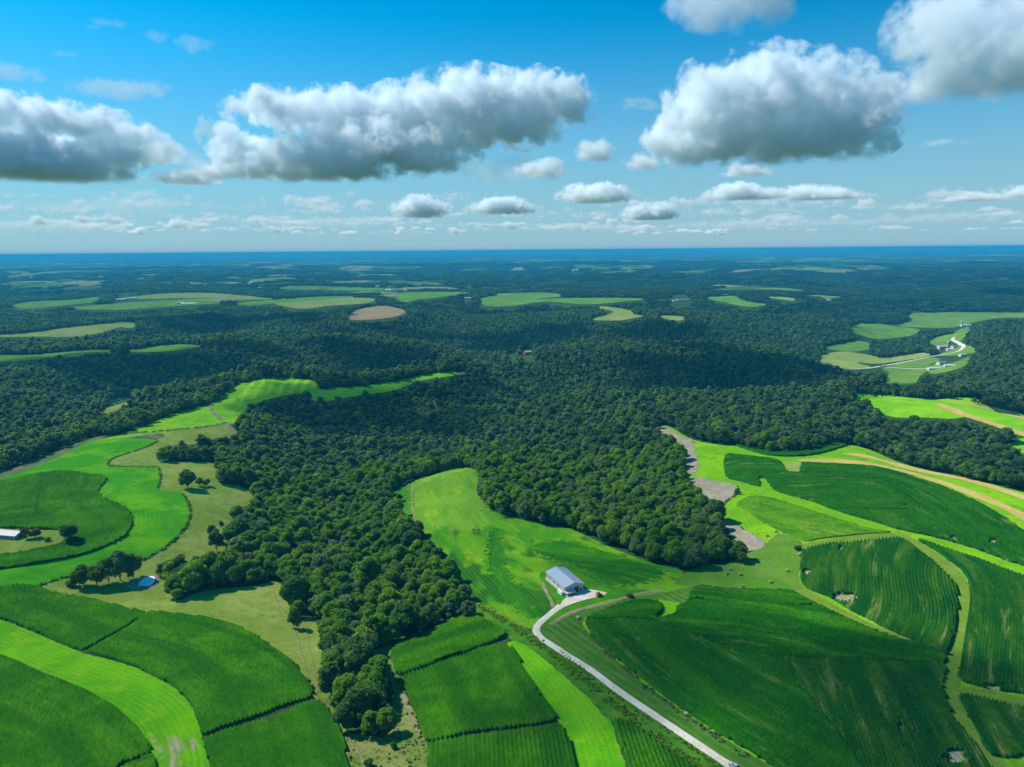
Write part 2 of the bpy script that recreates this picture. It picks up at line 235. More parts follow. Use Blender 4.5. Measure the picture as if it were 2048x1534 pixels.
P['far_xe'] = [(960,598),(1022,588),(1073,585),(1117,588),(1124,593),(1080,598),(1193,596),(1295,598),(1261,602),(1176,609),(1090,604),(1025,612),(970,612)]
P['far_xf'] = [(1182,638),(1227,625),(1193,616),(1213,614),(1261,621),(1268,629),(1288,631),(1244,641),(1210,642)]
P['far_xg'] = [(1316,632),(1364,633),(1370,640),(1346,641)]
P['far_xh'] = [(1413,596),(1451,593),(1471,592),(1481,600),(1519,607),(1536,609),(1502,614),(1457,607)]
P['far_xi'] = [(1529,594),(1560,594),(1597,599),(1587,602),(1553,598)]
P['far_xj'] = [(20,612),(60,604),(140,600),(200,594),(190,604),(120,612),(60,618)]
P['far_xk'] = [(580,572),(680,574),(800,578),(760,582),(640,580),(560,578)]
P['vale_a'] = [(1796,652),(1826,641),(1813,628),(1895,625),(2048,626),(2250,626),(2250,634),(2048,636),(1997,637),(1946,646),(1912,655),(1878,657),(1826,655)]
P['vale_b'] = [(1697,662),(1714,649),(1751,648),(1792,653),(1840,660),(1820,672),(1758,679),(1724,672)]
P['vale_c'] = [(1645,696),(1690,686),(1717,682),(1741,689),(1738,699),(1700,705),(1683,703)]
P['vale_d'] = [(1686,713),(1758,717),(1847,706),(1861,712),(1792,724),(1741,728),(1690,718)]
P['vale_e'] = [(1656,723),(1690,723),(1741,734),(1707,740),(1673,734)]
P['vale_f'] = [(1772,735),(1809,725),(1867,716),(1881,721),(1860,730),(1856,740),(1840,754),(1826,771),(1792,772),(1765,764),(1779,747),(1765,740)]
P['vale_g'] = [(1878,711),(1912,696),(1930,690),(1956,702),(1943,708),(1912,712)]
P['vale_h'] = [(1856,682),(1885,672),(1915,668),(1905,680),(1895,690),(1868,692)]
P['pond_rim'] = [(258,1170),(272,1158),(292,1151),(308,1150),(318,1156),(316,1168),(300,1178),(280,1176),(262,1177)]
P['pond'] = [(265,1168),(278,1160),(293,1155),(306,1154),(311,1160),(307,1169),(296,1174),(281,1172),(270,1172)]
P['drive'] = [(1123,1205),(1132,1196),(1145,1190),(1164,1179),(1188,1181),(1215,1187),(1196,1194),(1172,1200),(1145,1208),(1130,1214),(1118,1220)]
NOTREE = [k for k in P if k not in ('pond',)]

def smooth(poly, step=7., closed=True):
    p = np.array(poly, float); n = len(p); out = []
    for i in range(n if closed else n-1):
        if closed: a, b, c, d = p[i-1], p[i], p[(i+1) % n], p[(i+2) % n]
        else: a, b, c, d = p[max(i-1, 0)], p[i], p[i+1], p[min(i+2, n-1)]
        m = max(2, int(np.linalg.norm(c-b)/step))
        lim = np.linalg.norm(c-b)
        def tang(q):
            l = np.linalg.norm(q); return q if l < 1.2*lim else q*(1.2*lim/l)
        t1 = tang((c-a)/2); t2 = tang((d-b)/2)
        for t in np.arange(m)/m:
            h = t*t*(3-2*t)
            out.append(b+(c-b)*h+t1*(t**3-2*t*t+t)+t2*(t**3-t*t))
    if not closed: out.append(p[-1])
    return np.array(out)
def inside(px, py, poly):
    r = np.zeros(px.shape, bool); n = len(poly)
    x0, y0 = poly[:, 0].min(), poly[:, 1].min(); x1, y1 = poly[:, 0].max(), poly[:, 1].max()
    w = (px >= x0) & (px <= x1) & (py >= y0) & (py <= y1)
    qx = px[w]; qy = py[w]; rr = np.zeros(qx.shape, bool); j = n-1
    for i in range(n):
        xi, yi = poly[i]; xj, yj = poly[j]
        if yi != yj:
            rr ^= ((yi > qy) != (yj > qy)) & (qx < (xj-xi)*(qy-yi)/(yj-yi)+xi)
        j = i
    r[w] = rr; return r
def dist_line(x, y, line):
    best = np.full(x.shape, 1e18)
    for a, b in zip(line[:-1], line[1:]):
        d = b-a; L = d@d+1e-9
        t = np.clip(((x-a[0])*d[0]+(y-a[1])*d[1])/L, 0, 1)
        best = np.minimum(best, (x-a[0]-t*d[0])**2+(y-a[1]-t*d[1])**2)
    return np.sqrt(best)
PX = {k: smooth(v) for k, v in P.items()}
# the ridge-top fields far off lie level on their crests, and no nearer ground stands in front of them
PLW = {}
for k, z_ in (('far_wb', -23.5), ('far_wa', -25), ('far_xf', -18), ('far_xg', -20), ('far_xc', -16), ('far_xe', -14), ('far_xa', -14), ('far_xb', -14), ('far_xd', -14), ('far_xh', -14), ('far_xi', -16), ('far_xj', -18), ('far_xl', -14), ('far_xm', -14)):
    d_ = pdir(PX[k][:, 0], PX[k][:, 1]); t_ = (z_-H)/d_[:, 2]; w = np.c_[d_[:, 0]*t_, d_[:, 1]*t_]; PLW[k] = w
    az_ = np.arctan2(w[:, 0], w[:, 1]); i0 = max(0, int((az_.min()-AZ[0])/(AZ[1]-AZ[0]))-8); i1 = min(NA, int((az_.max()-AZ[0])/(AZ[1]-AZ[0]))+9)
    dd = np.hypot(w[:, 0], w[:, 1]); j0 = np.searchsorted(LD, math.log(dd.min()*.82)); j1 = np.searchsorted(LD, math.log(dd.max()*1.15))
    sx, sy = gx[j0:j1, i0:i1], gy[j0:j1, i0:i1]; ins = inside(sx, sy, w); ds = dist_line(sx, sy, np.vstack([w, w[:1]]))
    m = np.where(ins, 1., 1-sst(0, 130, ds)); gz[j0:j1, i0:i1] = gz[j0:j1, i0:i1]*(1-m)+z_*m
    for i in range(i0, i1):
        c = np.where(inside(gx[:, i], gy[:, i], w))[0]
        if len(c):
            q = slice(0, c[0]); lim = H+gd[q, i]*(z_-H)/gd[c[0], i]-2.5; gz[q, i] = np.where(gd[q, i] > 900, np.minimum(gz[q, i], lim), gz[q, i])
EA = np.arctan2(gz-H, gd); RUN = np.maximum.accumulate(EA, axis=0)
WP = {k: ground(v[:, 0], v[:, 1]) for k, v in PX.items()}
for k, w in PLW.items(): WP[k] = np.c_[w, hz(w[:, 0], w[:, 1])]
for k, w in WP.items():
    if k[:3] in ('far', 'hil', 'val'):
        d = np.hypot(w[:, 0], w[:, 1]); cap = np.median(d)*1.28; s = np.minimum(1, cap/d)
        w[:, 0] *= s; w[:, 1] *= s; w[:, 2] = hz(w[:, 0], w[:, 1])
# ------------------------------------------------------------------ helpers
def lin(r, g, b):
    f = lambda c: (c/255/12.92) if c/255 <= .04045 else ((c/255+.055)/1.055)**2.4
    return (f(r), f(g), f(b), 1)
def npmesh(name, V, faces=None, quads=None, tris=None, mat=None, smooth_=False, attrs=None):
    me = bpy.data.meshes.new(name)
    V = np.asarray(V, np.float32); me.vertices.add(len(V)); me.vertices.foreach_set('co', V.ravel())
    nq = 0 if quads is None else len(quads); ntr = 0 if tris is None else len(tris)
    li = []
    if nq: li.append(np.asarray(quads, np.int32).ravel())
    if ntr: li.append(np.asarray(tris, np.int32).ravel())
    if li:
        li = np.concatenate(li); me.loops.add(len(li)); me.loops.foreach_set('vertex_index', li)
        me.polygons.add(nq+ntr)
        st = np.concatenate([np.arange(nq)*4, nq*4+np.arange(ntr)*3]).astype(np.int32)
        me.polygons.foreach_set('loop_start', st)
        try: me.polygons.foreach_set('loop_total', np.concatenate([np.full(nq, 4), np.full(ntr, 3)]).astype(np.int32))
        except Exception: pass
    for n, a in (attrs or {}).items():
        a = np.asarray(a, np.float32)
        if a.ndim == 1: at = me.attributes.new(n, 'FLOAT', 'POINT'); at.data.foreach_set('value', a)
        else: at = me.attributes.new(n, 'FLOAT_COLOR', 'POINT'); at.data.foreach_set('color', np.c_[a, np.ones(len(a))].astype(np.float32).ravel())
    me.update(calc_edges=True); me.validate(verbose=False)
    for m in (mat if isinstance(mat, list) else [mat] if mat else []): me.materials.append(m)
    if smooth_ and len(me.polygons): me.polygons.foreach_set('use_smooth', np.ones(len(me.polygons), bool))
    return me
def link(name, me, parent=None, loc=None, **kw):
    o = bpy.data.objects.new(name, me); COL.objects.link(o)
    if parent is not None: o.parent = parent
    if loc is not None: o.location = loc
    for k, v in kw.items(): o[k] = v
    return o

class NT:
    def __init__(s, name):
        s.m = bpy.data.materials.new(name); s.m.use_nodes = True; s.t = s.m.node_tree; s.t.nodes.clear()
        s.out = s.n('OutputMaterial')
    def n(s, ty, **k):
        x = s.t.nodes.new('ShaderNode'+ty)
        for a, b in k.items(): setattr(x, a, b)
        return x
    def L(s, a, b): s.t.links.new(a, b)
    def val(s, sock, v):
        if isinstance(v, (int, float, tuple)): sock.default_value = v
        else: s.L(v, sock)
    def math(s, op, a, b=0., c=0.):
        x = s.n('Math', operation=op); s.val(x.inputs[0], a); s.val(x.inputs[1], b)
        if op in ('MULTIPLY_ADD',): s.val(x.inputs[2], c)
        return x.outputs[0]
    def mix(s, fac, a, b, mode='MIX'):
        x = s.n('Mix', data_type='RGBA', blend_type=mode); s.val(x.inputs[0], fac); s.val(x.inputs[6], a); s.val(x.inputs[7], b); return x.outputs[2]
    def noise(s, scale, detail=3, rough=.55, vec=None, dist=0.):
        x = s.n('TexNoise'); x.inputs['Scale'].default_value = scale; x.inputs['Detail'].default_value = detail; x.inputs['Roughness'].default_value = rough; x.inputs['Distortion'].default_value = dist
        if vec is not None: s.L(vec, x.inputs['Vector'])
        return x.outputs['Fac']
    def ramp(s, fac, a, b):
        x = s.n('MapRange'); x.interpolation_type = 'SMOOTHSTEP'; s.val(x.inputs[0], fac); x.inputs[1].default_value = a; x.inputs[2].default_value = b; return x.outputs[0]
    def attr(s, name): return s.n('Attribute', attribute_name=name)
    def obj(s): return s.n('TexCoord').outputs['Object']

def ground_mat(name, c1, c2, c3=None, big=1/55, small=1/7, period=0., stripe=0., c4=None, fine=.35, bump=.4, thr=(.42, .62), wob=1.2, stretch=None, spots=None):
    """grass, crop or soil: broad and small mottling, mown or sown lines along the field's own row coordinate"""
    t = NT(name); v = t.obj()
    if stretch:
        sp = t.n('CombineXYZ'); t.L(t.math('MULTIPLY', t.attr('row').outputs['Fac'], 1.0), sp.inputs[0]); t.L(t.math('MULTIPLY', t.attr('along').outputs['Fac'], stretch), sp.inputs[1]); w = sp.outputs[0]
    else: w = v
    col = t.mix(t.ramp(t.noise(big, 4, .6, w, .6), *thr), c1, c2)
    if c3: col = t.mix(t.math('MULTIPLY', t.ramp(t.noise(small, 4, .65, w), .48, .7), .8), col, c3)
    if spots: col = t.mix(t.ramp(t.noise(spots[1], 3, .6, w, .4), spots[2], spots[2]+.06), col, spots[0])
    if stripe:
        r = t.attr('row').outputs['Fac']
        ph = t.math('ADD', t.math('MULTIPLY', r, 2*math.pi/period), t.math('MULTIPLY', t.noise(1/14, 2, .5, v), wob*4))
        s = t.math('MULTIPLY_ADD', t.math('SINE', ph), .5, .5)
        s = t.math('MULTIPLY', t.ramp(s, .35, .95), t.math('MULTIPLY', t.ramp(t.noise(1/30, 3, .6, v), .25, .65), stripe))
        col = t.mix(s, col, c4 or c2)
    fn = t.noise(.9, 3, .7, v)
    k = t.n('HueSaturation'); t.L(col, k.inputs['Color']); t.L(t.math('MULTIPLY_ADD', fn, fine*2, 1-fine), k.inputs['Value'])
    b = t.n('BsdfDiffuse'); b.inputs['Roughness'].default_value = .6; t.L(k.outputs[0], b.inputs['Color'])
    if bump:
        bp = t.n('Bump'); bp.inputs['Strength'].default_value = bump; bp.inputs['Distance'].default_value = .5; t.L(fn, bp.inputs['Height']); t.L(bp.outputs[0], b.inputs['Normal'])
    t.L(b.outputs[0], t.out.inputs['Surface']); return t.m
def plain(name, c, rough=.7, metal=0., spec=.3, vary=.12, scale=.6):
    t = NT(name); p = t.n('BsdfPrincipled'); v = t.obj()
    k = t.n('HueSaturation'); k.inputs['Color'].default_value = c; t.L(t.math('MULTIPLY_ADD', t.noise(scale, 4, .6, v), vary*2, 1-vary), k.inputs['Value']); t.L(k.outputs[0], p.inputs['Base Color'])
    p.inputs['Roughness'].default_value = rough; p.inputs['Metallic'].default_value = metal; p.inputs['Specular IOR Level'].default_value = spec
    t.L(p.outputs[0], t.out.inputs['Surface']); return t.m

def guide(pts, ext=500.):
    g = smooth(pts, 10., False) if len(pts) > 2 else np.array(pts, float)
    w = ground(g[:, 0], g[:, 1])[:, :2]
    # even spacing, then straight run-outs at both ends
    s = np.r_[0, np.cumsum(np.linalg.norm(np.diff(w, axis=0), axis=1))]
    m = max(2, int(s[-1]/4)); q = np.linspace(0, s[-1], m)
    w = np.c_[np.interp(q, s, w[:, 0]), np.interp(q, s, w[:, 1])]
    if len(pts) > 2:
        for _ in range(12): w[1:-1] = (w[:-2]+w[2:]+2*w[1:-1])/4
    a = w[0]-w[min(3, m-1)]; b = w[-1]-w[-min(4, m)]; a /= np.linalg.norm(a); b /= np.linalg.norm(b)
    return np.vstack([w[0]+a*ext, w, w[-1]+b*ext])
def field(name, key, mat, cell, gd_=None, lift=.1, tall=0., rows=1.5, rough=.0, holes=(), bare=(), ragged=0., **props):
    """a sheet, or a standing crop with its own sides, filling one traced outline; its grid runs along the rows"""
    poly = WP[key][:, :2]
    G = guide(gd_) if gd_ else np.array([[0, -600.], [0, 6000.]])
    seg = np.diff(G, axis=0); L = np.linalg.norm(seg, axis=1); cum = np.r_[0, np.cumsum(L)]
    # span of the outline in (along, across)
    def st(p):
        bd = np.full(len(p), 1e18); S = np.zeros(len(p)); T = np.zeros(len(p))
        for i in range(len(seg)):
            u = seg[i]/L[i]; r = p-G[i]; a = np.clip(r@u, 0, L[i]); q = r-a[:, None]*u; d = (q*q).sum(1)
            w = d < bd-1e-9; bd[w] = d[w]; S[w] = cum[i]+a[w]; T[w] = np.sign(u[0]*r[w, 1]-u[1]*r[w, 0])*np.sqrt(d[w])
        return S, T
    S, T = st(poly)
    if tall: ct = rows/2; cs = cell
    else: ct = cs = cell
    s = np.arange(S.min()-3*cs-20, S.max()+3*cs+20, cs); tt = np.arange(math.floor(T.min()/rows)*rows-2*rows, T.max()+2*rows, ct)
    gx_ = np.interp(s, cum, G[:, 0]); gy_ = np.interp(s, cum, G[:, 1])
    tx = np.gradient(gx_); ty = np.gradient(gy_); ln = np.hypot(tx, ty)+1e-9; tx /= ln; ty /= ln
    if gd_ and len(gd_) > 2:
        kk = np.ones(15)/15; pad = lambda a: np.convolve(np.r_[[a[0]]*7, a, [a[-1]]*7], kk, 'valid')
        tx = pad(tx); ty = pad(ty); ln = np.hypot(tx, ty); tx /= ln; ty /= ln
    X = gx_[:, None]-ty[:, None]*tt; Y = gy_[:, None]+tx[:, None]*tt
    cx = (X[:-1, :-1]+X[1:, 1:])/2; cy = (Y[:-1, :-1]+Y[1:, 1:])/2
    rg = ragged or cell*.6
    jx = rg*perlin(cx/3.1, cy/3.1, 3); jy = rg*perlin(cx/3.1, cy/3.1, 8)
    ok = inside(cx+jx, cy+jy, poly)
    # leave out folds where rows on the inside of a bend would cross
    ok &= ((X[1:, :-1]-X[:-1, :-1])*tx[:-1, None]+(Y[1:, :-1]-Y[:-1, :-1])*ty[:-1, None]) > 0
    for h in holes: ok &= ~inside(cx+jx, cy+jy, WP[h][:, :2])
    for (bu, bv, ra, rb) in bare:
        c0 = ground(bu, bv)[0]; c1 = ground(bu+ra, bv)[0]; c2 = ground(bu, bv+rb)[0]
        e1 = c1[:2]-c0[:2]; e2 = c2[:2]-c0[:2]; det = e1[0]*e2[1]-e1[1]*e2[0]
        qx = ((cx-c0[0])*e2[1]-(cy-c0[1])*e2[0])/det; qy = ((cy-c0[1])*e1[0]-(cx-c0[0])*e1[1])/det
        ok &= (qx*qx+qy*qy)*(1+.9*perlin(cx/5, cy/2.2, 5)+.5*perlin(cx/1.3, cy/1.3, 6)) > 1
    I, J = np.where(ok); n2 = X.shape[1]
    q = np.c_[I*n2+J, (I+1)*n2+J, (I+1)*n2+J+1, I*n2+J+1]
    used = np.unique(q); rm = np.full(X.size, -1); rm[used] = np.arange(len(used))
    xs = X.ravel()[used]; ys = Y.ravel()[used]; base = hz(xs, ys)+lift
    tv = np.broadcast_to(tt, X.shape).ravel()[used]; sv = np.broadcast_to(s[:, None], X.shape).ravel()[used]
    q = rm[q]; z = base.copy()
    if tall:
        crest = np.broadcast_to((np.arange(len(tt)) % 2 == 0), X.shape).ravel()[used]
        z += tall+np.where(crest, .0, -(1.6 if rows > 1.7 else 1.2)*min(1, tall/2))+RNG.uniform(-.13, .13, len(z))*rough+.35*perlin(xs/14, ys/14, 9)+.12*perlin(xs/3, ys/3, 19)
        xs = xs+RNG.uniform(-.09, .09, len(z))*rough; ys = ys+RNG.uniform(-.09, .09, len(z))*rough
        # sides down to the soil
        e = np.concatenate([q[:, [0, 1]], q[:, [1, 2]], q[:, [2, 3]], q[:, [3, 0]]]); key_ = np.minimum(e[:, 0], e[:, 1])*len(z)+np.maximum(e[:, 0], e[:, 1])
        _, idx, cnt = np.unique(key_, return_index=True, return_counts=True); be = e[idx[cnt == 1]]
        bv_ = np.unique(be); m2 = np.full(len(z), -1); m2[bv_] = len(z)+np.arange(len(bv_))
        side = np.c_[be[:, 1], be[:, 0], m2[be[:, 0]], m2[be[:, 1]]]
        xs = np.r_[xs, xs[bv_]]; ys = np.r_[ys, ys[bv_]]; z = np.r_[z, base[bv_]-.6]; tv = np.r_[tv, tv[bv_]]; sv = np.r_[sv, sv[bv_]]; q = np.r_[q, side]
    if tall and 'far' not in key: a_ = {'row': tv, 'along': sv, 'leaf': RNG.random(len(z))}
    else: a_ = {'row': tv, 'along': sv}
    me = npmesh(name, np.c_[xs, ys, z], quads=q, mat=mat, attrs=a_, smooth_=not tall)
    return link(name, me, **props)

def crop_mat(name, c1, c2, c3, big=1/40, dry=None, dthr=.66, leaf=.35, band=(1/14, 1/170), bandc=None):
    """standing crop: bands and streaks that follow the rows, single plants by their own tint"""
    t = NT(name); v = t.obj()
    def along(a, b):
        sp = t.n('CombineXYZ'); t.L(t.math('MULTIPLY', t.attr('row').outputs['Fac'], a), sp.inputs[0]); t.L(t.math('MULTIPLY', t.attr('along').outputs['Fac'], b), sp.inputs[1]); return sp.outputs[0]
    col = t.mix(t.ramp(t.noise(big, 5, .6, v, .5), .38, .64), c1, c2)
    col = t.mix(t.math('MULTIPLY', t.ramp(t.noise(1., 4, .6, along(*band), .2), .44, .66), .8), col, bandc or c3)
    col = t.mix(t.math('MULTIPLY', t.ramp(t.noise(1., 4, .7, along(1/2.2, 1/16)), .48, .74), .6), col, c3)
    if dry:
        f = t.math('MULTIPLY', t.ramp(t.noise(1., 4, .65, along(1/5, 1/46), .2), dthr-.06, dthr+.08), t.ramp(t.noise(1/60, 3, .6, v), .42, .62))
        col = t.mix(t.math('MULTIPLY', f, .65), col, dry)
    k = t.n('HueSaturation'); t.L(col, k.inputs['Color']); lf = t.attr('leaf').outputs['Fac']
    t.L(t.math('MULTIPLY_ADD', lf, leaf*2, 1-leaf), k.inputs['Value'])
    b = t.n('BsdfDiffuse'); t.L(k.outputs[0], b.inputs['Color'])
    tr = t.n('BsdfTranslucent'); t.L(k.outputs[0], tr.inputs['Color']); ms = t.n('MixShader'); ms.inputs[0].default_value = .12; t.L(b.outputs[0], ms.inputs[1]); t.L(tr.outputs[0], ms.inputs[2])
    t.L(ms.outputs[0], t.out.inputs['Surface']); return t.m
# ------------------------------------------------------------------ setting
def far_use(x, y):
    """land use of the far country: 0 wood, 1..3 kinds of field (long strips on the flatter tops)"""
    d = np.hypot(x, y)
    wx_ = x+90*perlin(x/400, y/400, 61)+30*perlin(x/110, y/110, 62); wy_ = y+90*perlin(x/400, y/400, 63)+30*perlin(x/110, y/110, 64)
    a = wx_*.94+wy_*.34; b = -wx_*.34+wy_*.94
    sc = 1+sst(7000, 20000, d)*1.5
    h1 = _hash(np.floor(a/(430*sc)), np.floor(b/(230*sc)), 3)/0x7fffffff
    h2 = _hash(np.floor(a/(430*sc)), np.floor(b/(230*sc)), 8)/0x7fffffff
    open_ = fbm(x/1600, y/1600, 91, 3)*1.1+sst(-48, -14, hz(x, y))*.42-.22
    f = (h1 < np.clip(open_*1.6+.10, 0, .7)) & (d > 3500)
    return np.where(f, 1+np.floor(h2*3.999), 0)
def build_ground():
    idx = np.arange(NA*ND).reshape(ND, NA)
    q = np.c_[idx[:-1, :-1].ravel(), idx[:-1, 1:].ravel(), idx[1:, 1:].ravel(), idx[1:, :-1].ravel()]
    x = gx.ravel(); y = gy.ravel(); z = gz.ravel().copy()
    use = far_use(x, y)
    wood = np.array([.035, .075, .022]); pal = np.array([wood, [.07, .16, .025], [.14, .22, .05], [.05, .12, .02], [.20, .21, .09]])
    c = pal[use.astype(int)]
    far = sst(3000, 4500, np.hypot(x, y))
    z += np.where(use == 0, 1, 0)*sst(8000, 11000, np.hypot(x, y))*(9+6*perlin(x/60, y/60, 2))
    t = NT('ground_soil'); v = t.obj()
    k = t.n('HueSaturation'); t.L(t.attr('col').outputs['Color'], k.inputs['Color']); t.L(t.math('MULTIPLY_ADD', t.noise(1/35, 5, .7, v), 1.0, .5), k.inputs['Value'])
    b = t.n('BsdfDiffuse'); t.L(k.outputs[0], b.inputs['Color']); t.L(b.outputs[0], t.out.inputs['Surface'])
    V = np.c_[x, y, z]
    # close the sheet under and behind the viewpoint
    n0 = len(V); V = np.vstack([V, [[0, 0, hz(0., 80.)]], [[-4000, -4000, -30]], [[4000, -4000, -30]]])
    tr = [(n0, idx[0, i+1], idx[0, i]) for i in range(NA-1)]
    me = npmesh('ground', V, quads=q[:, ::-1], tris=tr, mat=t.m, smooth_=True, attrs={'col': np.vstack([c, np.tile(wood, (3, 1))])})
    link('ground', me, kind='structure', label='rolling wooded hills and valleys reaching to the flat horizon', category='ground')
build_ground()

G_ = lambda r, g, b, k=1.: tuple(c*k for c in lin(r, g, b)[:3])+(1,)
SOIL = (.36, .30, .22, 1); STRAW = (.42, .36, .17, 1)
GK = 1.0
M_hay = ground_mat('hay_green', (.10,.38,.003,1), (.17,.48,.003,1), (.25,.46,.008,1), 1/50, 1/8, 2.6, .3, (.055,.24,.004,1))
M_hayb = ground_mat('hay_banded', (.07,.36,.004,1), (.16,.47,.003,1), (.055,.27,.008,1), 1/45, 1/12, 3.0, .38, (.04,.22,.006,1))
M_ridge = ground_mat('ridge_grass', (.15,.40,.004,1), (.24,.50,.004,1), (.13,.29,.010,1), 1/60, 1/10, 3.4, .28, (.08,.20,.012,1))
M_ridgel = ground_mat('hay_rows', (.045,.17,.012,1), (.065,.21,.012,1), (.12,.20,.03,1), 1/40, 1/8, 4.6, .6, (.17,.24,.045,1))
M_ridgem = ground_mat('hay_rows_dry', (.08,.24,.010,1), (.13,.28,.015,1), (.16,.22,.06,1), 1/30, 1/9, 4.6, .45, (.17,.24,.06,1))
M_soil = ground_mat('field_soil', (.14,.16,.05,1), (.46,.40,.28,1), (.20,.24,.07,1), 1/7, 1/2.2, 2.6, .6, (.12,.20,.03,1), thr=(.34,.5))
M_past = ground_mat('pasture_grass', (.23,.32,.040,1), (.32,.39,.075,1), (.15,.23,.03,1), 1/40, 1/5, fine=.45)
M_pastd = ground_mat('pasture_tussocks', (.17,.24,.035,1), (.26,.28,.08,1), (.045,.09,.012,1), 1/30, 1/2.6, fine=.5)
M_verge = ground_mat('verge_grass', (.09,.17,.03,1), (.22,.23,.10,1), (.28,.25,.15,1), 1/25, 1/6)
M_lane = ground_mat('lane_grass', (.05,.20,.010,1), (.10,.27,.012,1), (.03,.10,.010,1), 1/25, 1/5, 4., .35, (.12,.20,.03,1))
M_mead = ground_mat('meadow_crop', (.05,.26,.006,1), (.14,.36,.006,1), (.26,.40,.010,1), 1/26, 1/9, 2.4, .22, (.24,.33,.03,1), thr=(.40,.62), stretch=.4, spots=((.018,.13,.008,1), 1/42, .53))
M_meadt = ground_mat('meadow_pale', (.10,.30,.012,1), (.18,.38,.016,1), (.07,.25,.010,1), 1/18, 1/5, 2.2, .5, (.28,.34,.05,1), thr=(.36,.62), stretch=.3, spots=((.24,.40,.012,1), 1/12, .60))
M_meadd = ground_mat('meadow_deep', (.022,.16,.006,1), (.04,.21,.006,1), (.11,.30,.006,1), 1/16, 1/5, 2.4, .4, (.014,.11,.006,1), stretch=.25)
M_meady = ground_mat('meadow_flowers', (.26,.38,.012,1), (.34,.42,.014,1), (.14,.32,.01,1), 1/14, 1/4)
M_worn = ground_mat('worn_soil', (.12,.36,.006,1), (.40,.36,.22,1), (.30,.36,.06,1), 1/5, 1/2.5, 2.6, .7, (.10,.32,.006,1), thr=(.44,.6), stretch=.16)
M_vt = ground_mat('streaked_crop', (.10,.40,.012,1), (.18,.50,.010,1), (.30,.52,.012,1), 1/40, 1/14, 16., .75, (.50,.60,.012,1), wob=.7)
M_v = ground_mat('striped_crop', (.12,.42,.012,1), (.20,.52,.010,1), (.34,.52,.012,1), 1/50, 1/16, 9., .4, (.42,.56,.012,1), wob=1.2)
M_lawn = ground_mat('lawn_grass', (.045,.22,.006,1), (.075,.28,.006,1), (.10,.20,.02,1), 1/20, 1/5)
M_tan = ground_mat('stubble_straw', (.50,.38,.09,1), (.60,.47,.14,1), (.42,.36,.10,1), 1/30, 1/6, 3., .25, (.44,.38,.14,1), fine=.2)
M_bare = ground_mat('bare_soil', (.33,.28,.20,1), (.43,.37,.28,1), (.19,.21,.09,1), 1/14, 1/4, 2.6, .6, (.20,.18,.12,1), fine=.3)
M_qhill = ground_mat('hill_grass', (.17,.45,.008,1), (.25,.52,.008,1), (.13,.36,.010,1), 1/70, 1/14)
M_gravel = ground_mat('gravel_pale', (.62,.55,.44,1), (.72,.66,.55,1), (.50,.44,.34,1), 1/9, 1/1.5, fine=.2, bump=.2)
M_fara = ground_mat('far_crop', (0.130,0.297,0.030,1), (0.195,0.365,0.050,1), (0.078,0.216,0.020,1), 1/120, 1/40, 22., .5, (0.091,0.243,0.025,1))
M_farb = ground_mat('far_pasture', (0.247,0.324,0.070,1), (0.312,0.365,0.100,1), (0.156,0.270,0.040,1), 1/110, 1/40)
M_farc = ground_mat('far_ploughed', (.36,.26,.12,1), (.42,.31,.15,1), (.30,.24,.11,1), 1/110, 1/40)
M_vale = ground_mat('vale_grass', (0.124,0.248,0.034,1), (0.168,0.303,0.041,1), (0.080,0.184,0.027,1), 1/90, 1/25)
M_corn = crop_mat('corn_leaves', (.022,.120,.001,1), (.046,.175,.001,1), (.015,.088,.002,1), big=1/28, bandc=(.015,.092,.003,1))
M_cornd = crop_mat('corn_leaves_deep', (.008,.088,.003,1), (.016,.120,.003,1), (.032,.150,.003,1), dry=(.20,.26,.06,1), dthr=.60)
M_cornv = crop_mat('corn_leaves_banded', (.006,.080,.002,1), (.012,.105,.002,1), (.026,.135,.003,1), dry=(.22,.27,.07,1), dthr=.64, band=(1/16, 1/110), bandc=(.045,.20,.003,1))
M_soy = crop_mat('soy_leaves', (.04,.17,.006,1), (.085,.25,.006,1), (.14,.28,.01,1), big=1/18, dry=(.30,.36,.06,1), dthr=.58, bandc=(.12,.29,.01,1))
M_row = crop_mat('corn_rows', (.007,.082,.008,1), (.014,.108,.006,1), (.030,.135,.008,1), dry=(.24,.29,.08,1), dthr=.60, band=(1/10, 1/90), bandc=(.055,.165,.008,1))

def fd(name, key, mat, cell, label, cat='field', kind='structure', **k):
    return field(name, key, mat, cell, kind=kind, label=label, category=cat, **k)
# grass and hay
gF = [(0,1275),(120,1330),(234,1372),(316,1410),(360,1470),(370,1534)]
gB = [(0,1150),(150,1132),(260,1100),(330,1045),(320,1010),(280,985),(262,965),(270,940),(260,915),(290,890)]
gA = [(0,1139),(117,1122),(205,1097),(258,1065),(266,1040),(240,1011),(205,990),(205,965)]
fd('hay_strip', 'hay_b', M_hayb, .8, 'winding bright green hay strip round the cornfield with the white shed', gd_=gB)
fd('grass_verge', 'verge', M_verge, .9, 'pale worn grass verge along the left wood edge', cat='verge', lift=.06)
fd('pasture', 'past_a', M_past, .8, 'dull olive pasture between the winding hay strip and the central wood', cat='pasture', lift=.05)
fd('pasture', 'past_b', M_past, .55, 'yellowish pasture slope below the pond, running down to the wooded draw', cat='pasture', lift=.05)
fd('pasture', 'past_c', M_pastd, .4, 'rough tussocky pasture beside the fenced edge of the middle corn blocks', cat='pasture', lift=.05)
fd('pasture', 'past_d', M_pastd, .4, 'narrow rough grass strip left of the wooded draw', cat='pasture', lift=.05)
fd('grass_lane', 'past_e', M_lane, .5, 'rough grass lane along the left side of the gravel drive', cat='lane', gd_=[(955,1215),(1060,1285),(1240,1415),(1400,1534)], lift=.05)
fd('hay_strip', 'hay_f', M_hay, .45, 'broad lime green hay strip curving through the bottom left corn', gd_=gF)
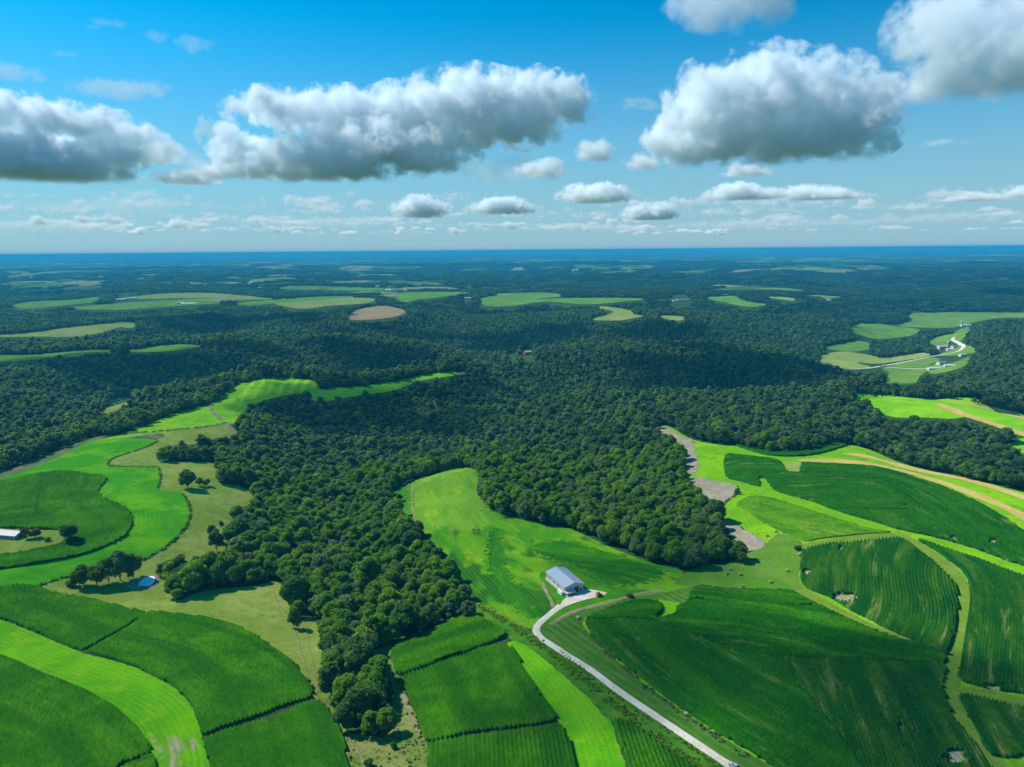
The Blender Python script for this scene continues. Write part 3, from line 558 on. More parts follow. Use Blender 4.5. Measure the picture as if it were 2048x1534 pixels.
fd('bare_patch', 'hay_bare', M_worn, .4, 'pale streaked bare patch in the lime hay strip at the bottom left', cat='patch', gd_=gF, lift=.16, ragged=3.5)
fd('hay_strip', 'hay_k', M_hay, .45, 'lime green hay strip between the middle corn blocks and the drive', gd_=[(1050,1300),(1140,1400),(1190,1480),(1200,1534)])
fd('meadow', 'meadow', M_mead, .6, 'yellow and green patchy meadow spur behind the grey barn', cat='meadow', gd_=[(885,950),(900,1020),(950,1100),(1060,1200)], lift=.06)
fd('meadow', 'meadow_top', M_meadt, .6, 'pale yellowed upper end of the meadow spur with fine drilled lines', cat='meadow', gd_=[(840,960),(850,1000),(870,1050)], lift=.16, ragged=8.)
fd('meadow', 'meadow_dark', M_meadd, .6, 'deep green swath of the meadow right behind the grey barn', cat='meadow', gd_=[(1062,1098),(1190,1128),(1310,1155)], lift=.16, ragged=7.)
fd('meadow', 'meadow_curve', M_meadd, .6, 'deep green curving streak down the middle of the meadow spur', cat='meadow', gd_=[(990,1060),(995,1130),(1060,1230)], lift=.16, ragged=5.)
fd('glade', 'glade', M_lawn, .7, 'small grass glade in the wood at the left of the meadow spur', cat='glade', lift=.05)
fd('lawn', 'lawn', M_lawn, .5, 'mown lawn around the grey barn', cat='lawn', lift=.12)
fd('ridge_grass', 'ridge', M_ridge, .75, 'bright mown grassland with hay rows on the right hand ridge', cat='grassland', gd_=[(1100,1250),(1230,1205),(1420,1160),(1530,1110),(1500,1050),(1420,960)], lift=.05)
fd('hay_rows', 'ridge_low', M_ridgel, .45, 'dull green hay rows between the gravel drive and the vast corn field', cat='grassland', gd_=[(1072,1264),(1110,1294),(1182,1342),(1302,1424),(1442,1522)], lift=.12)
fd('hay_rows', 'ridge_mid', M_ridgem, .55, 'olive mown hay rows with round bales below the wood corner', cat='grassland', gd_=[(1340,1172),(1440,1160),(1530,1120),(1545,1085)], lift=.12)
for key, lab in (('corn_n', 'largest right corn field'), ('corn_o', 'enclosed corn block'), ('corn_pa', 'upper vast corn field'), ('corn_pc', 'right part of the vast corn field'), ('corn_q', 'outer right corn')):
    fd('bare_soil', key, M_soil, 1.5, 'pale bare soil showing through the '+lab, cat='soil', lift=.03 if key == 'hay_f' else .13)
fd('hill_field', 'hill_q', M_qhill, 1.5, lift=.35, label='bright green hill field beyond the dark right wood', gd_=[(1720,800),(2048,870)])
fd('hill_field', 'hill_qq', M_qhill, 1.5, 'small green field corner behind the right wood at the frame edge')
fd('striped_field', 'hay_v', M_v, 1.2, 'long striped yellow green field on the left spur among woods', gd_=[(340,845),(450,800),(560,775),(640,785),(740,780),(900,746)])
fd('striped_field', 'hay_vt', M_vt, 1.2, 'yellow streaked hump at the top of the striped field on the left spur', gd_=[(548,760),(530,798)], lift=.4, ragged=5.)
fd('stubble_strip', 'tan_a', M_tan, .8, 'broad golden stubble strip above the largest right corn field', gd_=[(1594,922),(1770,930),(1950,985),(2048,1030)], lift=.22)
fd('stubble_strip', 'tan_b', M_tan, .8, 'thin golden stubble strip along the right wood edge', gd_=[(1682,908),(1814,931),(2048,995)], lift=.22)
fd('stubble_strip', 'tan_d', M_tan, 1.2, 'nearer golden stubble strip on the hill field beyond the right wood', gd_=[(1868,808),(2048,868)], lift=.6)
fd('stubble_strip', 'tan_e', M_tan, 1.2, 'farther golden stubble strip on the hill field beyond the right wood', gd_=[(1895,806),(2048,836)], lift=.6)
fd('stubble_patch', 'tan_c', M_farb, .8, 'small pale cut patch in the top edge of the largest corn field', cat='patch', lift=.2)
fd('bare_field', 'bare_a', M_bare, .8, 'pale bare soil tongue at the tip of the right ridge', lift=.22, ragged=3.)
fd('bare_field', 'bare_b', M_bare, .6, 'grey tilled patch beside the lone cone shaped tree', lift=.22, gd_=[(1380,955),(1460,1000)], ragged=2.5)
fd('bare_field', 'bare_c', M_bare, .5, 'grey tilled tongue behind the dark tree clump at the wood corner', lift=.22, gd_=[(1445,1040),(1520,1095)], ragged=2.)
fd('bare_patch', 'bare_v', M_bare, 1.5, 'small bare patch at the far tip of the striped field', cat='patch', lift=.3)
fd('farmyard', 'yard', M_past, .6, 'dry grass farmyard around the white shed inside the left cornfield', cat='yard', lift=.14)
fd('pond_bank', 'pond_rim', M_bare, .4, 'trampled muddy bank round the small pond', cat='bank', lift=.14)
fd('gravel_yard', 'drive', M_gravel, .3, 'pale gravel apron in front of the grey barn', cat='yard', lift=.28, ragged=.15)
# standing corn
def corn(key, mat, cell, label, g, tall=2.0, **k):
    return fd('corn_field', key, mat, cell, label, cat='corn field', kind='stuff', gd_=g, tall=tall, rough=1., **k)
corn('corn_a', M_corn, 1.3, 'large dark corn field wrapped around the farmyard with the white shed', gA, holes=('yard',), rows=1.8)
corn('corn_e', M_corn, .7, 'corn block between the pond pasture and the lime hay strip', [(0,1238),(73,1266),(126,1289),(168,1303)], rows=1.9)
corn('corn_g', M_corn, .6, 'rounded corn block right of the lime hay strip', [(182,1310),(278,1338),(346,1373),(384,1414),(400,1456)], rows=1.9)
corn('corn_h', M_corn, .6, 'corn in the bottom left corner below the hay strip', [(0,1314),(103,1358),(188,1393),(258,1440),(293,1484)], rows=1.9)
corn('corn_hh', M_corn, .5, 'small corn wedge at the bottom end of the lime hay strip', [(250,1530),(306,1515)])
corn('corn_i', M_corn, .5, 'corn block at the bottom left of the wooded draw', [(540,1430),(560,1534)], rows=1.9)
corn('corn_j', M_corn, .6, 'upper corn block right of the wooded draw, nearest the wood', [(799,1352),(893,1319),(1010,1275)], rows=1.9)
corn('corn_jj', M_corn, .5, 'square middle corn block right of the wooded draw', [(803,1357),(834,1436),(857,1484)], rows=1.9)
corn('corn_jk', M_corn, .45, 'lowest corn block right of the wooded draw, at the frame bottom', [(1000,1470),(1004,1534)], rows=1.9)
corn('corn_l', M_corn, .5, 'dark corn triangle beside the gravel drive at the frame bottom', [(1230,1443),(1258,1534)], rows=1.9)
corn('corn_n', M_cornd, 1.1, 'largest dark corn field on the right ridge under the stubble strip', [(1604,928),(1756,937),(1887,976),(2048,1066)], rows=1.8, bare=[(1812,1012,4,2.2),(1905,1078,7,4),(1985,1085,9,5)])
corn('corn_nn', M_cornd, 1.2, 'slim corn sliver tucked against the wood on the right ridge', [(1471,891),(1580,906),(1697,890)], rows=1.8)
corn('soy', M_soy, .8, 'leaf shaped light crop wedge below the largest corn field', [(1487,997),(1634,1030),(1781,1065)], tall=1.1) if False else None
corn('corn_o', M_row, .6, 'rowed corn block enclosed by the curved grass track', [(1792,1079),(1776,1115),(1772,1150),(1778,1185),(1779,1205),(1765,1245),(1730,1285)], rows=1.9, bare=[(1688,1196,22,8),(1612,1145,9,5),(1682,1098,3,5)])
corn('corn_pa', M_cornv, .6, 'upper part of the vast corn field, sown across below the mown grass', [(1169,1236),(1300,1222),(1464,1235),(1611,1258),(1892,1318)], bare=[(1400,1201,15,3),(1616,1213,12,3)], tall=2.)
corn('corn_pb', M_cornd, .5, 'left part of the vast corn field, rows running along the drive', [(1182,1264),(1303,1374),(1420,1456),(1546,1534)], tall=2.)
corn('corn_pc', M_row, .5, 'right part of the vast corn field, rows running to the frame bottom', [(1700,1320),(1745,1420),(1790,1534)], bare=[(1912,1515,22,16),(1800,1455,3,16)], rows=1.6, tall=2.)
corn('corn_q', M_row, .6, 'corn on the outer side of the curved grass track at the right edge', [(1872,1103),(1927,1145),(1940,1200),(1927,1285),(1917,1357)], bare=[(1983,1378,17,6)])
corn('corn_r', M_row, .6, 'bottom right corn patch below the side track', [(1925,1411),(1960,1476),(1982,1511)])
fd('soy_field', 'soy', M_soy, .8, 'leaf shaped lighter crop wedge below the largest corn field', cat='crop field', kind='stuff', gd_=[(1487,997),(1634,1030),(1781,1065)], tall=.9, rough=.6)
# far fields
for i, (key, mat, lab) in enumerate([
 ('far_wa', M_farb, 'pale pasture ridge at the far left, second behind the striped spur'), ('far_wb', M_fara, 'long thin green field on the first left ridge behind the striped spur'),
 ('far_wc', M_farb, 'hidden valley pasture behind the left wood strip'), ('far_xa', M_fara, 'wide green plateau fields around the far left farm buildings'),
 ('far_xl', M_farb, 'pale upper strip of the far left plateau fields'), ('far_xm', M_fara, 'green strip right of the long white plateau barn'),
 ('far_xb', M_farb, 'pale tan field on the plateau left of centre'), ('far_xc', M_farc, 'brown ploughed oval field on a wooded hill top'),
 ('far_xd', M_fara, 'green plateau field behind the brown oval field'), ('far_xe', M_fara, 'long light plateau field in the centre distance'),
 ('far_xf', M_farb, 'kinked pale pasture in the woods right of centre'), ('far_xg', M_farb, 'tiny pale pasture beside the kinked one'),
 ('far_xh', M_fara, 'green clearing by the white far shed right of centre'), ('far_xi', M_farb, 'thin straw coloured clearing high in the right woods'),
 ('far_xj', M_fara, 'thin far field strip at the left edge of the plateau'), ('far_xk', M_fara, 'faint far field strip above the plateau farms'),
 ('vale_a', M_vale, 'broad crop field at the head of the right valley'), ('vale_b', M_vale, 'sloping green field on the left side of the right valley'),
 ('vale_c', M_vale, 'small shaded field at the foot of the right valley wood'), ('vale_d', M_farb, 'pale meadow above the valley road'),
 ('vale_e', M_farb, 'marshy pale field below the valley road bend'), ('vale_f', M_vale, 'bright pasture below the valley road'),
 ('vale_g', M_vale, 'grass paddock beside the valley farm with the silo'), ('vale_i', M_farb, 'marshy meadow strip left of the valley road bend'), ('vale_j', M_vale, 'yard grass around the grey roofed valley farmhouse'), ('vale_k', M_vale, 'grass verge where the valley road leaves behind the right hill'), ('vale_h', M_vale, 'small field behind the valley farm silo')]):
    d = np.median(np.hypot(WP[key][:, 0], WP[key][:, 1]))
    w = PX[key]; u0, u1 = w[:, 0].min(), w[:, 0].max(); vm = np.median(w[:, 1])
    fd('distant_field', key, mat, d*.0011, lab, lift=.5+d*.0002, gd_=[(u0, vm), (u1, vm+.5)] if key in ('far_xa', 'far_xl', 'far_xm', 'far_xe', 'far_xd', 'far_wb') else None)

# roads: ribbons on the ground
def ribbon(name, pts, width, mat, lift, label, cat='road', step=3., wob=0., kind='structure'):
    g = smooth(pts, 6., False); w = ground(g[:, 0], g[:, 1])[:, :2]
    s = np.r_[0, np.cumsum(np.linalg.norm(np.diff(w, axis=0), axis=1))]; q = np.arange(0, s[-1], step)
    w = np.c_[np.interp(q, s, w[:, 0]), np.interp(q, s, w[:, 1])]
    for _ in range(6): w[1:-1] = (w[:-2]+w[2:]+2*w[1:-1])/4
    t = np.gradient(w, axis=0); t /= np.linalg.norm(t, axis=1)[:, None]; n = np.c_[-t[:, 1], t[:, 0]]
    k = np.linspace(-1, 1, 5); hw = width/2*(1+wob*perlin(q/7, q*0+3, 5))
    V = w[:, None, :]+n[:, None, :]*(k[None, :]*hw[:, None])[..., None]
    x = V[..., 0].ravel(); y = V[..., 1].ravel(); z = hz(x, y)+lift+np.tile([0, .10, .14, .10, 0], len(q))
    I = np.arange((len(q)-1)*5).reshape(-1, 5)[:, :4].ravel(); Q = np.c_[I, I+5, I+6, I+1][:, ::-1]
    me = npmesh(name, np.c_[x, y, z], quads=Q, mat=mat, smooth_=True, attrs={'row': np.tile(k*width/2, len(q)), 'along': np.repeat(q, 5)})
    return link(name, me, kind=kind, label=label, category=cat)
ribbon('gravel_drive', [(1540,1585),(1460,1532),(1380,1479),(1300,1425),(1239,1384),(1205,1358),(1176,1336),(1137,1313),(1108,1293),(1082,1278),(1070,1266),(1068,1257),(1078,1246),(1094,1234),(1111,1219),(1127,1207)], 4.0, M_gravel, .22, 'pale gravel drive bending up to the grey barn', wob=.1)
ribbon('valley_road', [(1700,737),(1727,738),(1758,734),(1792,728),(1843,718),(1878,711),(1912,705),(1926,697),(1925,690),(1912,684),(1903,679),(1912,673)], 9., M_gravel, 1.2, 'pale road winding through the right valley past the silo farm', step=6.)
ribbon('farm_lane', [(1768,735),(1815,738),(1861,738),(1902,731)], 6., M_gravel, 1.2, 'pale lane leaving the valley road to the low white barn', cat='lane', step=6.)
M_dirt = ground_mat('dirt_worn', (.26,.22,.11,1), (.34,.29,.17,1), (.15,.22,.05,1), 1/12, 1/3, fine=.25)
M_wheel = ground_mat('grass_worn', (.16,.27,.02,1), (.22,.30,.04,1), (.09,.20,.02,1), 1/12, 1/3, 1.2, .5, (.10,.22,.015,1), fine=.25)
ribbon('dirt_track', [(422,812),(424,822),(440,838),(456,852),(470,872),(478,888)], 5., M_dirt, .35, 'tan dirt track crossing the striped field on the left spur', cat='track')
ribbon('dirt_track', [(0,950),(70,922),(130,899),(195,874),(250,870),(320,864),(380,858),(455,848)], 3.4, M_dirt, .3, 'worn field track along the left wood and pasture top', cat='track', wob=.5)
ribbon('dirt_track', [(826,965),(824,990),(825,1015),(832,1045)], 1.6, M_dirt, .3, 'worn track down the left margin of the meadow spur', cat='track', wob=.5)
ribbon('grass_track', [(1800,1070),(1835,1090),(1872,1114),(1905,1143),(1923,1172),(1927,1212),(1919,1262),(1907,1312),(1899,1352),(1903,1388),(1919,1433),(1945,1477),(1976,1518),(2020,1565)], 8.5, M_wheel, .2, 'curved mown grass track between the right corn fields', cat='track')
ribbon('grass_track', [(1600,1180),(1640,1203),(1700,1234),(1770,1268),(1840,1292)], 7., M_wheel, .2, 'straight mown grass track between the enclosed and the vast corn fields', cat='track')
ribbon('grass_track', [(1905,1380),(1960,1386),(2048,1404),(2200,1440)], 7., M_wheel, .2, 'side grass track branching right at the frame edge', cat='track')
ribbon('grass_track', [(1610,1093),(1680,1079),(1790,1068)], 7., M_wheel, .2, 'mown grass track between the crop wedge and the enclosed corn', cat='track')
ribbon('wheel_track', [(1085,1165),(1095,1190),(1108,1208),(1105,1218)], 2.2, M_dirt, .26, 'worn wheel track beside the left wall of the grey barn', cat='track', wob=.4)
ribbon('wheel_track', [(945,1203),(1000,1228),(1040,1250),(1066,1258)], 2.4, M_wheel, .26, 'grass wheel track joining the drive bend from the wood', cat='track', wob=.3)
ribbon('wheel_track', [(1100,1250),(1150,1222),(1215,1208),(1262,1192),(1330,1180)], 3., M_dirt, .26, 'worn track along the top of the hay rows right of the drive', cat='track', wob=.5)
ribbon('soil_bank', [(806,1388),(822,1425),(838,1460),(848,1488)], 2.4, M_dirt, .25, 'eroded tan soil bank along the fence beside the square corn block', cat='bank', wob=.7)
ribbon('field_gap', [(166,1305),(205,1283),(234,1268),(264,1249),(291,1228)], 2.6, M_lane, .15, 'narrow grass gap between the two upper left corn blocks', cat='gap', wob=.4)

ribbon('cattle_path', [(586,1205),(608,1262),(624,1318),(636,1388)], .9, M_dirt, .12, 'thin pale cattle path down the yellowish slope, nearer the wooded draw', cat='path', wob=.5)
ribbon('cattle_path', [(545,1180),(560,1215),(590,1262),(606,1320),(618,1360)], .8, M_dirt, .12, 'thin pale cattle path on the yellowish slope, nearer the rounded corn block', cat='path', wob=.5)
ribbon('cattle_path', [(706,1478),(722,1510),(735,1560)], .8, M_dirt, .12, 'thin pale path in the rough pasture at the frame bottom', cat='path', wob=.5)
# pond
t = NT('pond_painted_reflection'); p = t.n('BsdfPrincipled'); p.inputs['Base Color'].default_value = (.85, .88, .89, 1); p.inputs['Specular IOR Level'].default_value = .25; p.inputs['Roughness'].default_value = .12; p.inputs['IOR'].default_value = 1.33  # near-white base colour paints in the bright cloud reflected on the water
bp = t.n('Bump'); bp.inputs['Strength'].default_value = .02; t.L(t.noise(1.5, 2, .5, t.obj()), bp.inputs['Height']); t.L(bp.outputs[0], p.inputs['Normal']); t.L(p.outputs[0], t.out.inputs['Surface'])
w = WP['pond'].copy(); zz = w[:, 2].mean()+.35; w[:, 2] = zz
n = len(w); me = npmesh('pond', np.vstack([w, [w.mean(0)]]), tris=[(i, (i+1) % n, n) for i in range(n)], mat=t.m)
link('pond', me, kind='structure', label='small farm pond with a painted pale sky reflection beside the dark tree clump', category='pond')
# ------------------------------------------------------------------ trees
def foliage_mat(name, c, warm, trans=.5):
    t = NT(name); oi = t.n('ObjectInfo').outputs['Random']; tint = t.attr('tint').outputs['Fac']
    col = t.mix(t.math('MULTIPLY', t.ramp(oi, .25, 1.), .8), c, warm)
    col = t.mix(t.math('MULTIPLY', t.ramp(t.noise(.35, 2, .6, t.obj()), .45, .75), .5), col, warm)
    k = t.n('HueSaturation'); t.L(col, k.inputs['Color']); t.L(t.math('MULTIPLY_ADD', tint, .6, .72), k.inputs['Value'])
    b = t.n('BsdfDiffuse'); t.L(k.outputs[0], b.inputs['Color']); tr = t.n('BsdfTranslucent'); t.L(t.mix(1., k.outputs[0], (1.75, 1.65, 1.0, 1), 'MULTIPLY'), tr.inputs['Color'])
    ms = t.n('MixShader'); ms.inputs[0].default_value = trans; t.L(b.outputs[0], ms.inputs[1]); t.L(tr.outputs[0], ms.inputs[2]); t.L(ms.outputs[0], t.out.inputs['Surface']); return t.m
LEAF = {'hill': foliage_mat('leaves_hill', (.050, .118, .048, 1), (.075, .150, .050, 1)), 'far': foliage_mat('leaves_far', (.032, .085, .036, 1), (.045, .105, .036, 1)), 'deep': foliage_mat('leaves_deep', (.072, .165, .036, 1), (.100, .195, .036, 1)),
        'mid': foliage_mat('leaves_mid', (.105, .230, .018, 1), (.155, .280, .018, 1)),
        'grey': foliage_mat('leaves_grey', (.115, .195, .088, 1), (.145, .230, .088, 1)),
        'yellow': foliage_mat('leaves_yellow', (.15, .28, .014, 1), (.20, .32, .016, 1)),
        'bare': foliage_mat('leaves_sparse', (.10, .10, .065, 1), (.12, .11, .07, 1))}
BARK = plain('bark', (.09, .07, .05, 1), .9, vary=.3, scale=3)
_ico = {}
def ico(sub):
    if sub not in _ico:
        bm = bmesh.new(); bmesh.ops.create_icosphere(bm, subdivisions=sub, radius=1.); bm.verts.ensure_lookup_table()
        _ico[sub] = (np.array([v.co[:] for v in bm.verts]), np.array([[v.index for v in f.verts] for f in bm.faces])); bm.free()
    return _ico[sub]
def crown(seed, R, Hc, z0, lobes, leaves, leaf, shape='round', sub=2, dens=1.):
    """leaf clumps over many lobes that fill an uneven dome; returns vertices, quads, tris, tint"""
    r = np.random.default_rng(seed); Vs, Qs, Ts, Tn = [], [], [], []; n0 = 0
    cen = []
    for i in range(lobes):
        if shape == 'cone':
            h = r.random()**1.3; a = r.uniform(0, 2*math.pi); rr = R*(1-h)*.62*math.sqrt(r.random()); cen.append((rr*math.cos(a), rr*math.sin(a), z0+Hc*(.08+.82*h), R*(.18+.30*(1-h))))
        else:
            el = math.asin(r.uniform(-.35, 1)); a = r.uniform(0, 2*math.pi)+i*2.4; q = r.uniform(.45, .74)
            cen.append((R*q*math.cos(el)*math.cos(a), R*q*math.cos(el)*math.sin(a), z0+Hc*.42+Hc*.46*math.sin(el)*r.uniform(.75, 1.08), R*r.uniform(.26, .46)))
    if shape != 'cone': cen.append((0, 0, z0+Hc*.45, R*.62))
    wr = np.array([c[3]**2 for c in cen]); wr /= wr.sum()
    iv, it = ico(sub)
    for ci, (cx, cy, cz, cr) in enumerate(cen):
        j = 1+.16*r.standard_normal(len(iv))
        v = iv*(cr*.88*j)[:, None]*np.array([1, 1, .85])+np.array([cx, cy, cz]); Vs.append(v); Ts.append(it+n0); n0 += len(v); Tn.append(np.full(len(v), .38)+.25*r.random(len(v)))
        m = int(leaves*wr[ci])
        if m:
            d = r.standard_normal((m, 3)); d[:, 2] = np.where(r.random(m) < .7, np.abs(d[:, 2]), d[:, 2]); d /= np.linalg.norm(d, axis=1)[:, None]
            p = d*cr*r.uniform(.86, 1.12, m)[:, None]*np.array([1, 1, .88])+np.array([cx, cy, cz])
            nn = d+.55*r.standard_normal((m, 3)); nn /= np.linalg.norm(nn, axis=1)[:, None]
            h = r.standard_normal((m, 3)); a1 = np.cross(nn, h); a1 /= np.linalg.norm(a1, axis=1)[:, None]; a2 = np.cross(nn, a1)
            s = leaf*r.uniform(.55, 1.25, m)[:, None]
            v = np.stack([p-a1*s*.5-a2*s*.35, p+a1*s*.5-a2*s*.5, p+a1*s*.45+a2*s*.5+nn*s*.2, p-a1*s*.4+a2*s*.45], 1).reshape(-1, 3)
            Vs.append(v); Qs.append(np.arange(m*4).reshape(-1, 4)+n0); n0 += m*4; Tn.append(np.repeat(r.random(m), 4))
    return np.vstack(Vs), (np.vstack(Qs) if Qs else np.zeros((0, 4), int)), np.vstack(Ts), np.concatenate(Tn)
def limb(a, b, ra, rb, n=6):
    a = np.array(a, float); b = np.array(b, float); d = (b-a)/np.linalg.norm(b-a); h = np.cross(d, [.3, .9, .1]); h /= np.linalg.norm(h); g = np.cross(d, h)
    t = np.arange(n)*2*math.pi/n; ring = np.cos(t)[:, None]*h+np.sin(t)[:, None]*g
    return np.vstack([a+ring*ra, b+ring*rb]), np.array([[i, (i+1) % n, n+(i+1) % n, n+i] for i in range(n)])
def trunk(seed, R, Hc, z0, th):
    r = random.Random(seed); Vs, Qs, n0 = [], [], 0
    seg = [((0, 0, -.8), (0, 0, z0*.6), th, th*.75), ((0, 0, z0*.6), (r.uniform(-.4, .4), r.uniform(-.4, .4), z0+Hc*.45), th*.75, th*.3)]
    for k in range(5):
        a = k*1.3+r.random(); q = R*r.uniform(.4, .62); seg.append(((0, 0, z0*r.uniform(.65, 1.1)), (q*math.cos(a), q*math.sin(a), z0+Hc*r.uniform(.3, .62)), th*.4, th*.12))
    for a, b, ra, rb in seg:
        v, q = limb(a, b, ra, rb); Vs.append(v); Qs.append(q+n0); n0 += len(v)
    return np.vstack(Vs), np.vstack(Qs)
def tree_meshes(seed, tone, R, Ht, lobes, leaves, leaf, shape='round', one=True, sub=2):
    z0 = Ht*.09 if shape == 'round' else Ht*.06; Hc = Ht-z0
    v, q, t, tn = crown(seed, R, Hc, z0, lobes, leaves, leaf, shape, sub)
    tv, tq = trunk(seed, R, Hc, z0, .32*Ht/15)
    if one:
        n = len(v); me = npmesh('tree', np.vstack([v, tv]), quads=np.vstack([q, tq+n]), tris=t, mat=[LEAF[tone], BARK], attrs={'tint': np.r_[tn, np.full(len(tv), .5)]})
        mi = np.zeros(len(me.polygons), np.int32); mi[len(q):len(q)+len(tq)] = 1; me.polygons.foreach_set('material_index', mi); return me
    return (npmesh('crown', v, quads=q, tris=t, mat=LEAF[tone], attrs={'tint': tn}), npmesh('trunk', tv, quads=tq, mat=BARK))
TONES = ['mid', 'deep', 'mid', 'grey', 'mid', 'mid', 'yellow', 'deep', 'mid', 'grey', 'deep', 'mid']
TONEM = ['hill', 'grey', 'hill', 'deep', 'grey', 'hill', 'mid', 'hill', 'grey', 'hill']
NEAR = [tree_meshes(100+i, TONES[i], 5.2+.35*(i % 4), 12.6+1.1*(i % 3), 16+i % 5, 2600, .72) for i in range(12)]
MID = [tree_meshes(200+i, TONEM[i], 5.1+.4*(i % 4), 12.3+1.2*(i % 3), 13, 620, 1.1, sub=1) for i in range(10)]
def patch(seed, size, n, Rr, Hh):
    r = np.random.default_rng(seed); V, Q, T, A = [], [], [], []; n0 = 0; pts = []
    g = int(math.sqrt(n))
    for a in range(g):
        for b in range(g):
            x = (a+.5)/g*size-size/2+r.uniform(-.4, .4)*size/g; y = (b+.5)/g*size-size/2+r.uniform(-.4, .4)*size/g
            R = Rr*r.uniform(.8, 1.25); h = Hh*r.uniform(.75, 1.15)
            v, q, t, tn = crown(seed*100+a*g+b, R, h, 0, 4, 26, R*.5, sub=1)
            sh = r.uniform(-.3, .35)
            V.append(v+np.array([x, y, 0])); T.append(t+n0); Q.append(q+n0); A.append(np.clip(tn+sh, 0, 1.2)); n0 += len(v)
    return npmesh('woods', np.vstack(V), quads=np.vstack(Q), tris=np.vstack(T), mat=LEAF[['far', 'far', 'deep', 'far', 'far'][seed % 5]], attrs={'tint': np.concatenate(A)})
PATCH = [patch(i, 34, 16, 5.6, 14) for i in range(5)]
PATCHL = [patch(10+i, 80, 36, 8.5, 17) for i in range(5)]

# where the photograph shows open ground
mu, mv = np.meshgrid(np.arange(-320, 2420, 2.)+1, np.arange(480, 1640, 2.)+1)
OPEN = np.zeros(mu.shape, bool)
for kk in NOTREE: OPEN |= inside(mu, mv, PX[kk])
SKIP = [(1127, 1165, 40), (20, 1070, 30), (1890, 694, 16), (1885, 727, 20), (1866, 737, 12), (1925, 650, 14), (1924, 711, 9), (1908, 694, 9), (1055, 708, 16), (1024, 714, 13), (380, 607, 16), (255, 600, 26), (780, 582, 18), (935, 598, 10), (1360, 602, 22), (1150, 542, 8), (905, 680, 6), (1655, 601, 8)]
for (a, b, c) in SKIP: OPEN |= ((mu-a)**2+(1.6*(mv-b))**2) < c*c
RD = smooth([(1727,738),(1758,734),(1792,728),(1843,718),(1878,711),(1912,705),(1926,697),(1925,690),(1912,684),(1903,679),(1912,673)], 3, False)
RD2 = smooth([(1768,735),(1815,738),(1861,738),(1902,731)], 3, False)
for ln in (RD, RD2):
    for a, b in ln: OPEN |= ((mu-a)**2+(1.7*(mv-b-1.5))**2) < 36
def is_open(x, y, h=0.):
    u, v, w = proj(np.c_[x, y, hz(x, y)+h]); i = ((v-480)/2).astype(int); j = ((u+320)/2).astype(int)
    ok = (i >= 0) & (i < OPEN.shape[0]) & (j >= 0) & (j < OPEN.shape[1]); r = np.zeros(len(x), bool); r[ok] = OPEN[i[ok], j[ok]]; return r
def scatter(d0, d1, s, hgt, seed, azm=42., far=False):
    r = np.random.default_rng(seed); xm = d1*math.sin(rad(azm))
    X, Y = np.meshgrid(np.arange(-xm, xm, s), np.arange(0, d1, s*.92)); X = X+(np.arange(X.shape[0]) % 2)[:, None]*s/2
    x = (X+r.uniform(-.38, .38, X.shape)*s).ravel(); y = (Y+r.uniform(-.38, .38, X.shape)*s).ravel(); d = np.hypot(x, y)
    k = (d > d0) & (d <= d1) & (np.abs(np.arctan2(x, y)) < rad(azm)); x = x[k]; y = y[k]
    k = seen(x, y, hgt*1.35); x = x[k]; y = y[k]
    vis0 = seen(x, y, .6)
    bad = is_open(x, y) & vis0
    for f in (.25, .45, .65, .85, 1.05, 1.25): bad |= is_open(x, y, hgt*f) & seen(x, y, hgt*f) & ((np.hypot(x, y) > 1400) | (f in (.45, .85)))
    # traced outlines also count on the ground itself
    inp = np.zeros(len(x), bool)
    for kk in NOTREE: inp |= inside(x, y, WP[kk][:, :2])
    bad |= inp
    if far:
        bad |= far_use(x, y) > 0; e_ = s*.42
        for ox, oy in ((e_, 0), (-e_, 0), (0, -e_), (0, e_)):
            bad |= (is_open(x+ox, y+oy, hgt*.8) & seen(x+ox, y+oy, hgt*.8)) | (is_open(x+ox, y+oy, 0) & seen(x+ox, y+oy, .6))
    return x[~bad], y[~bad]

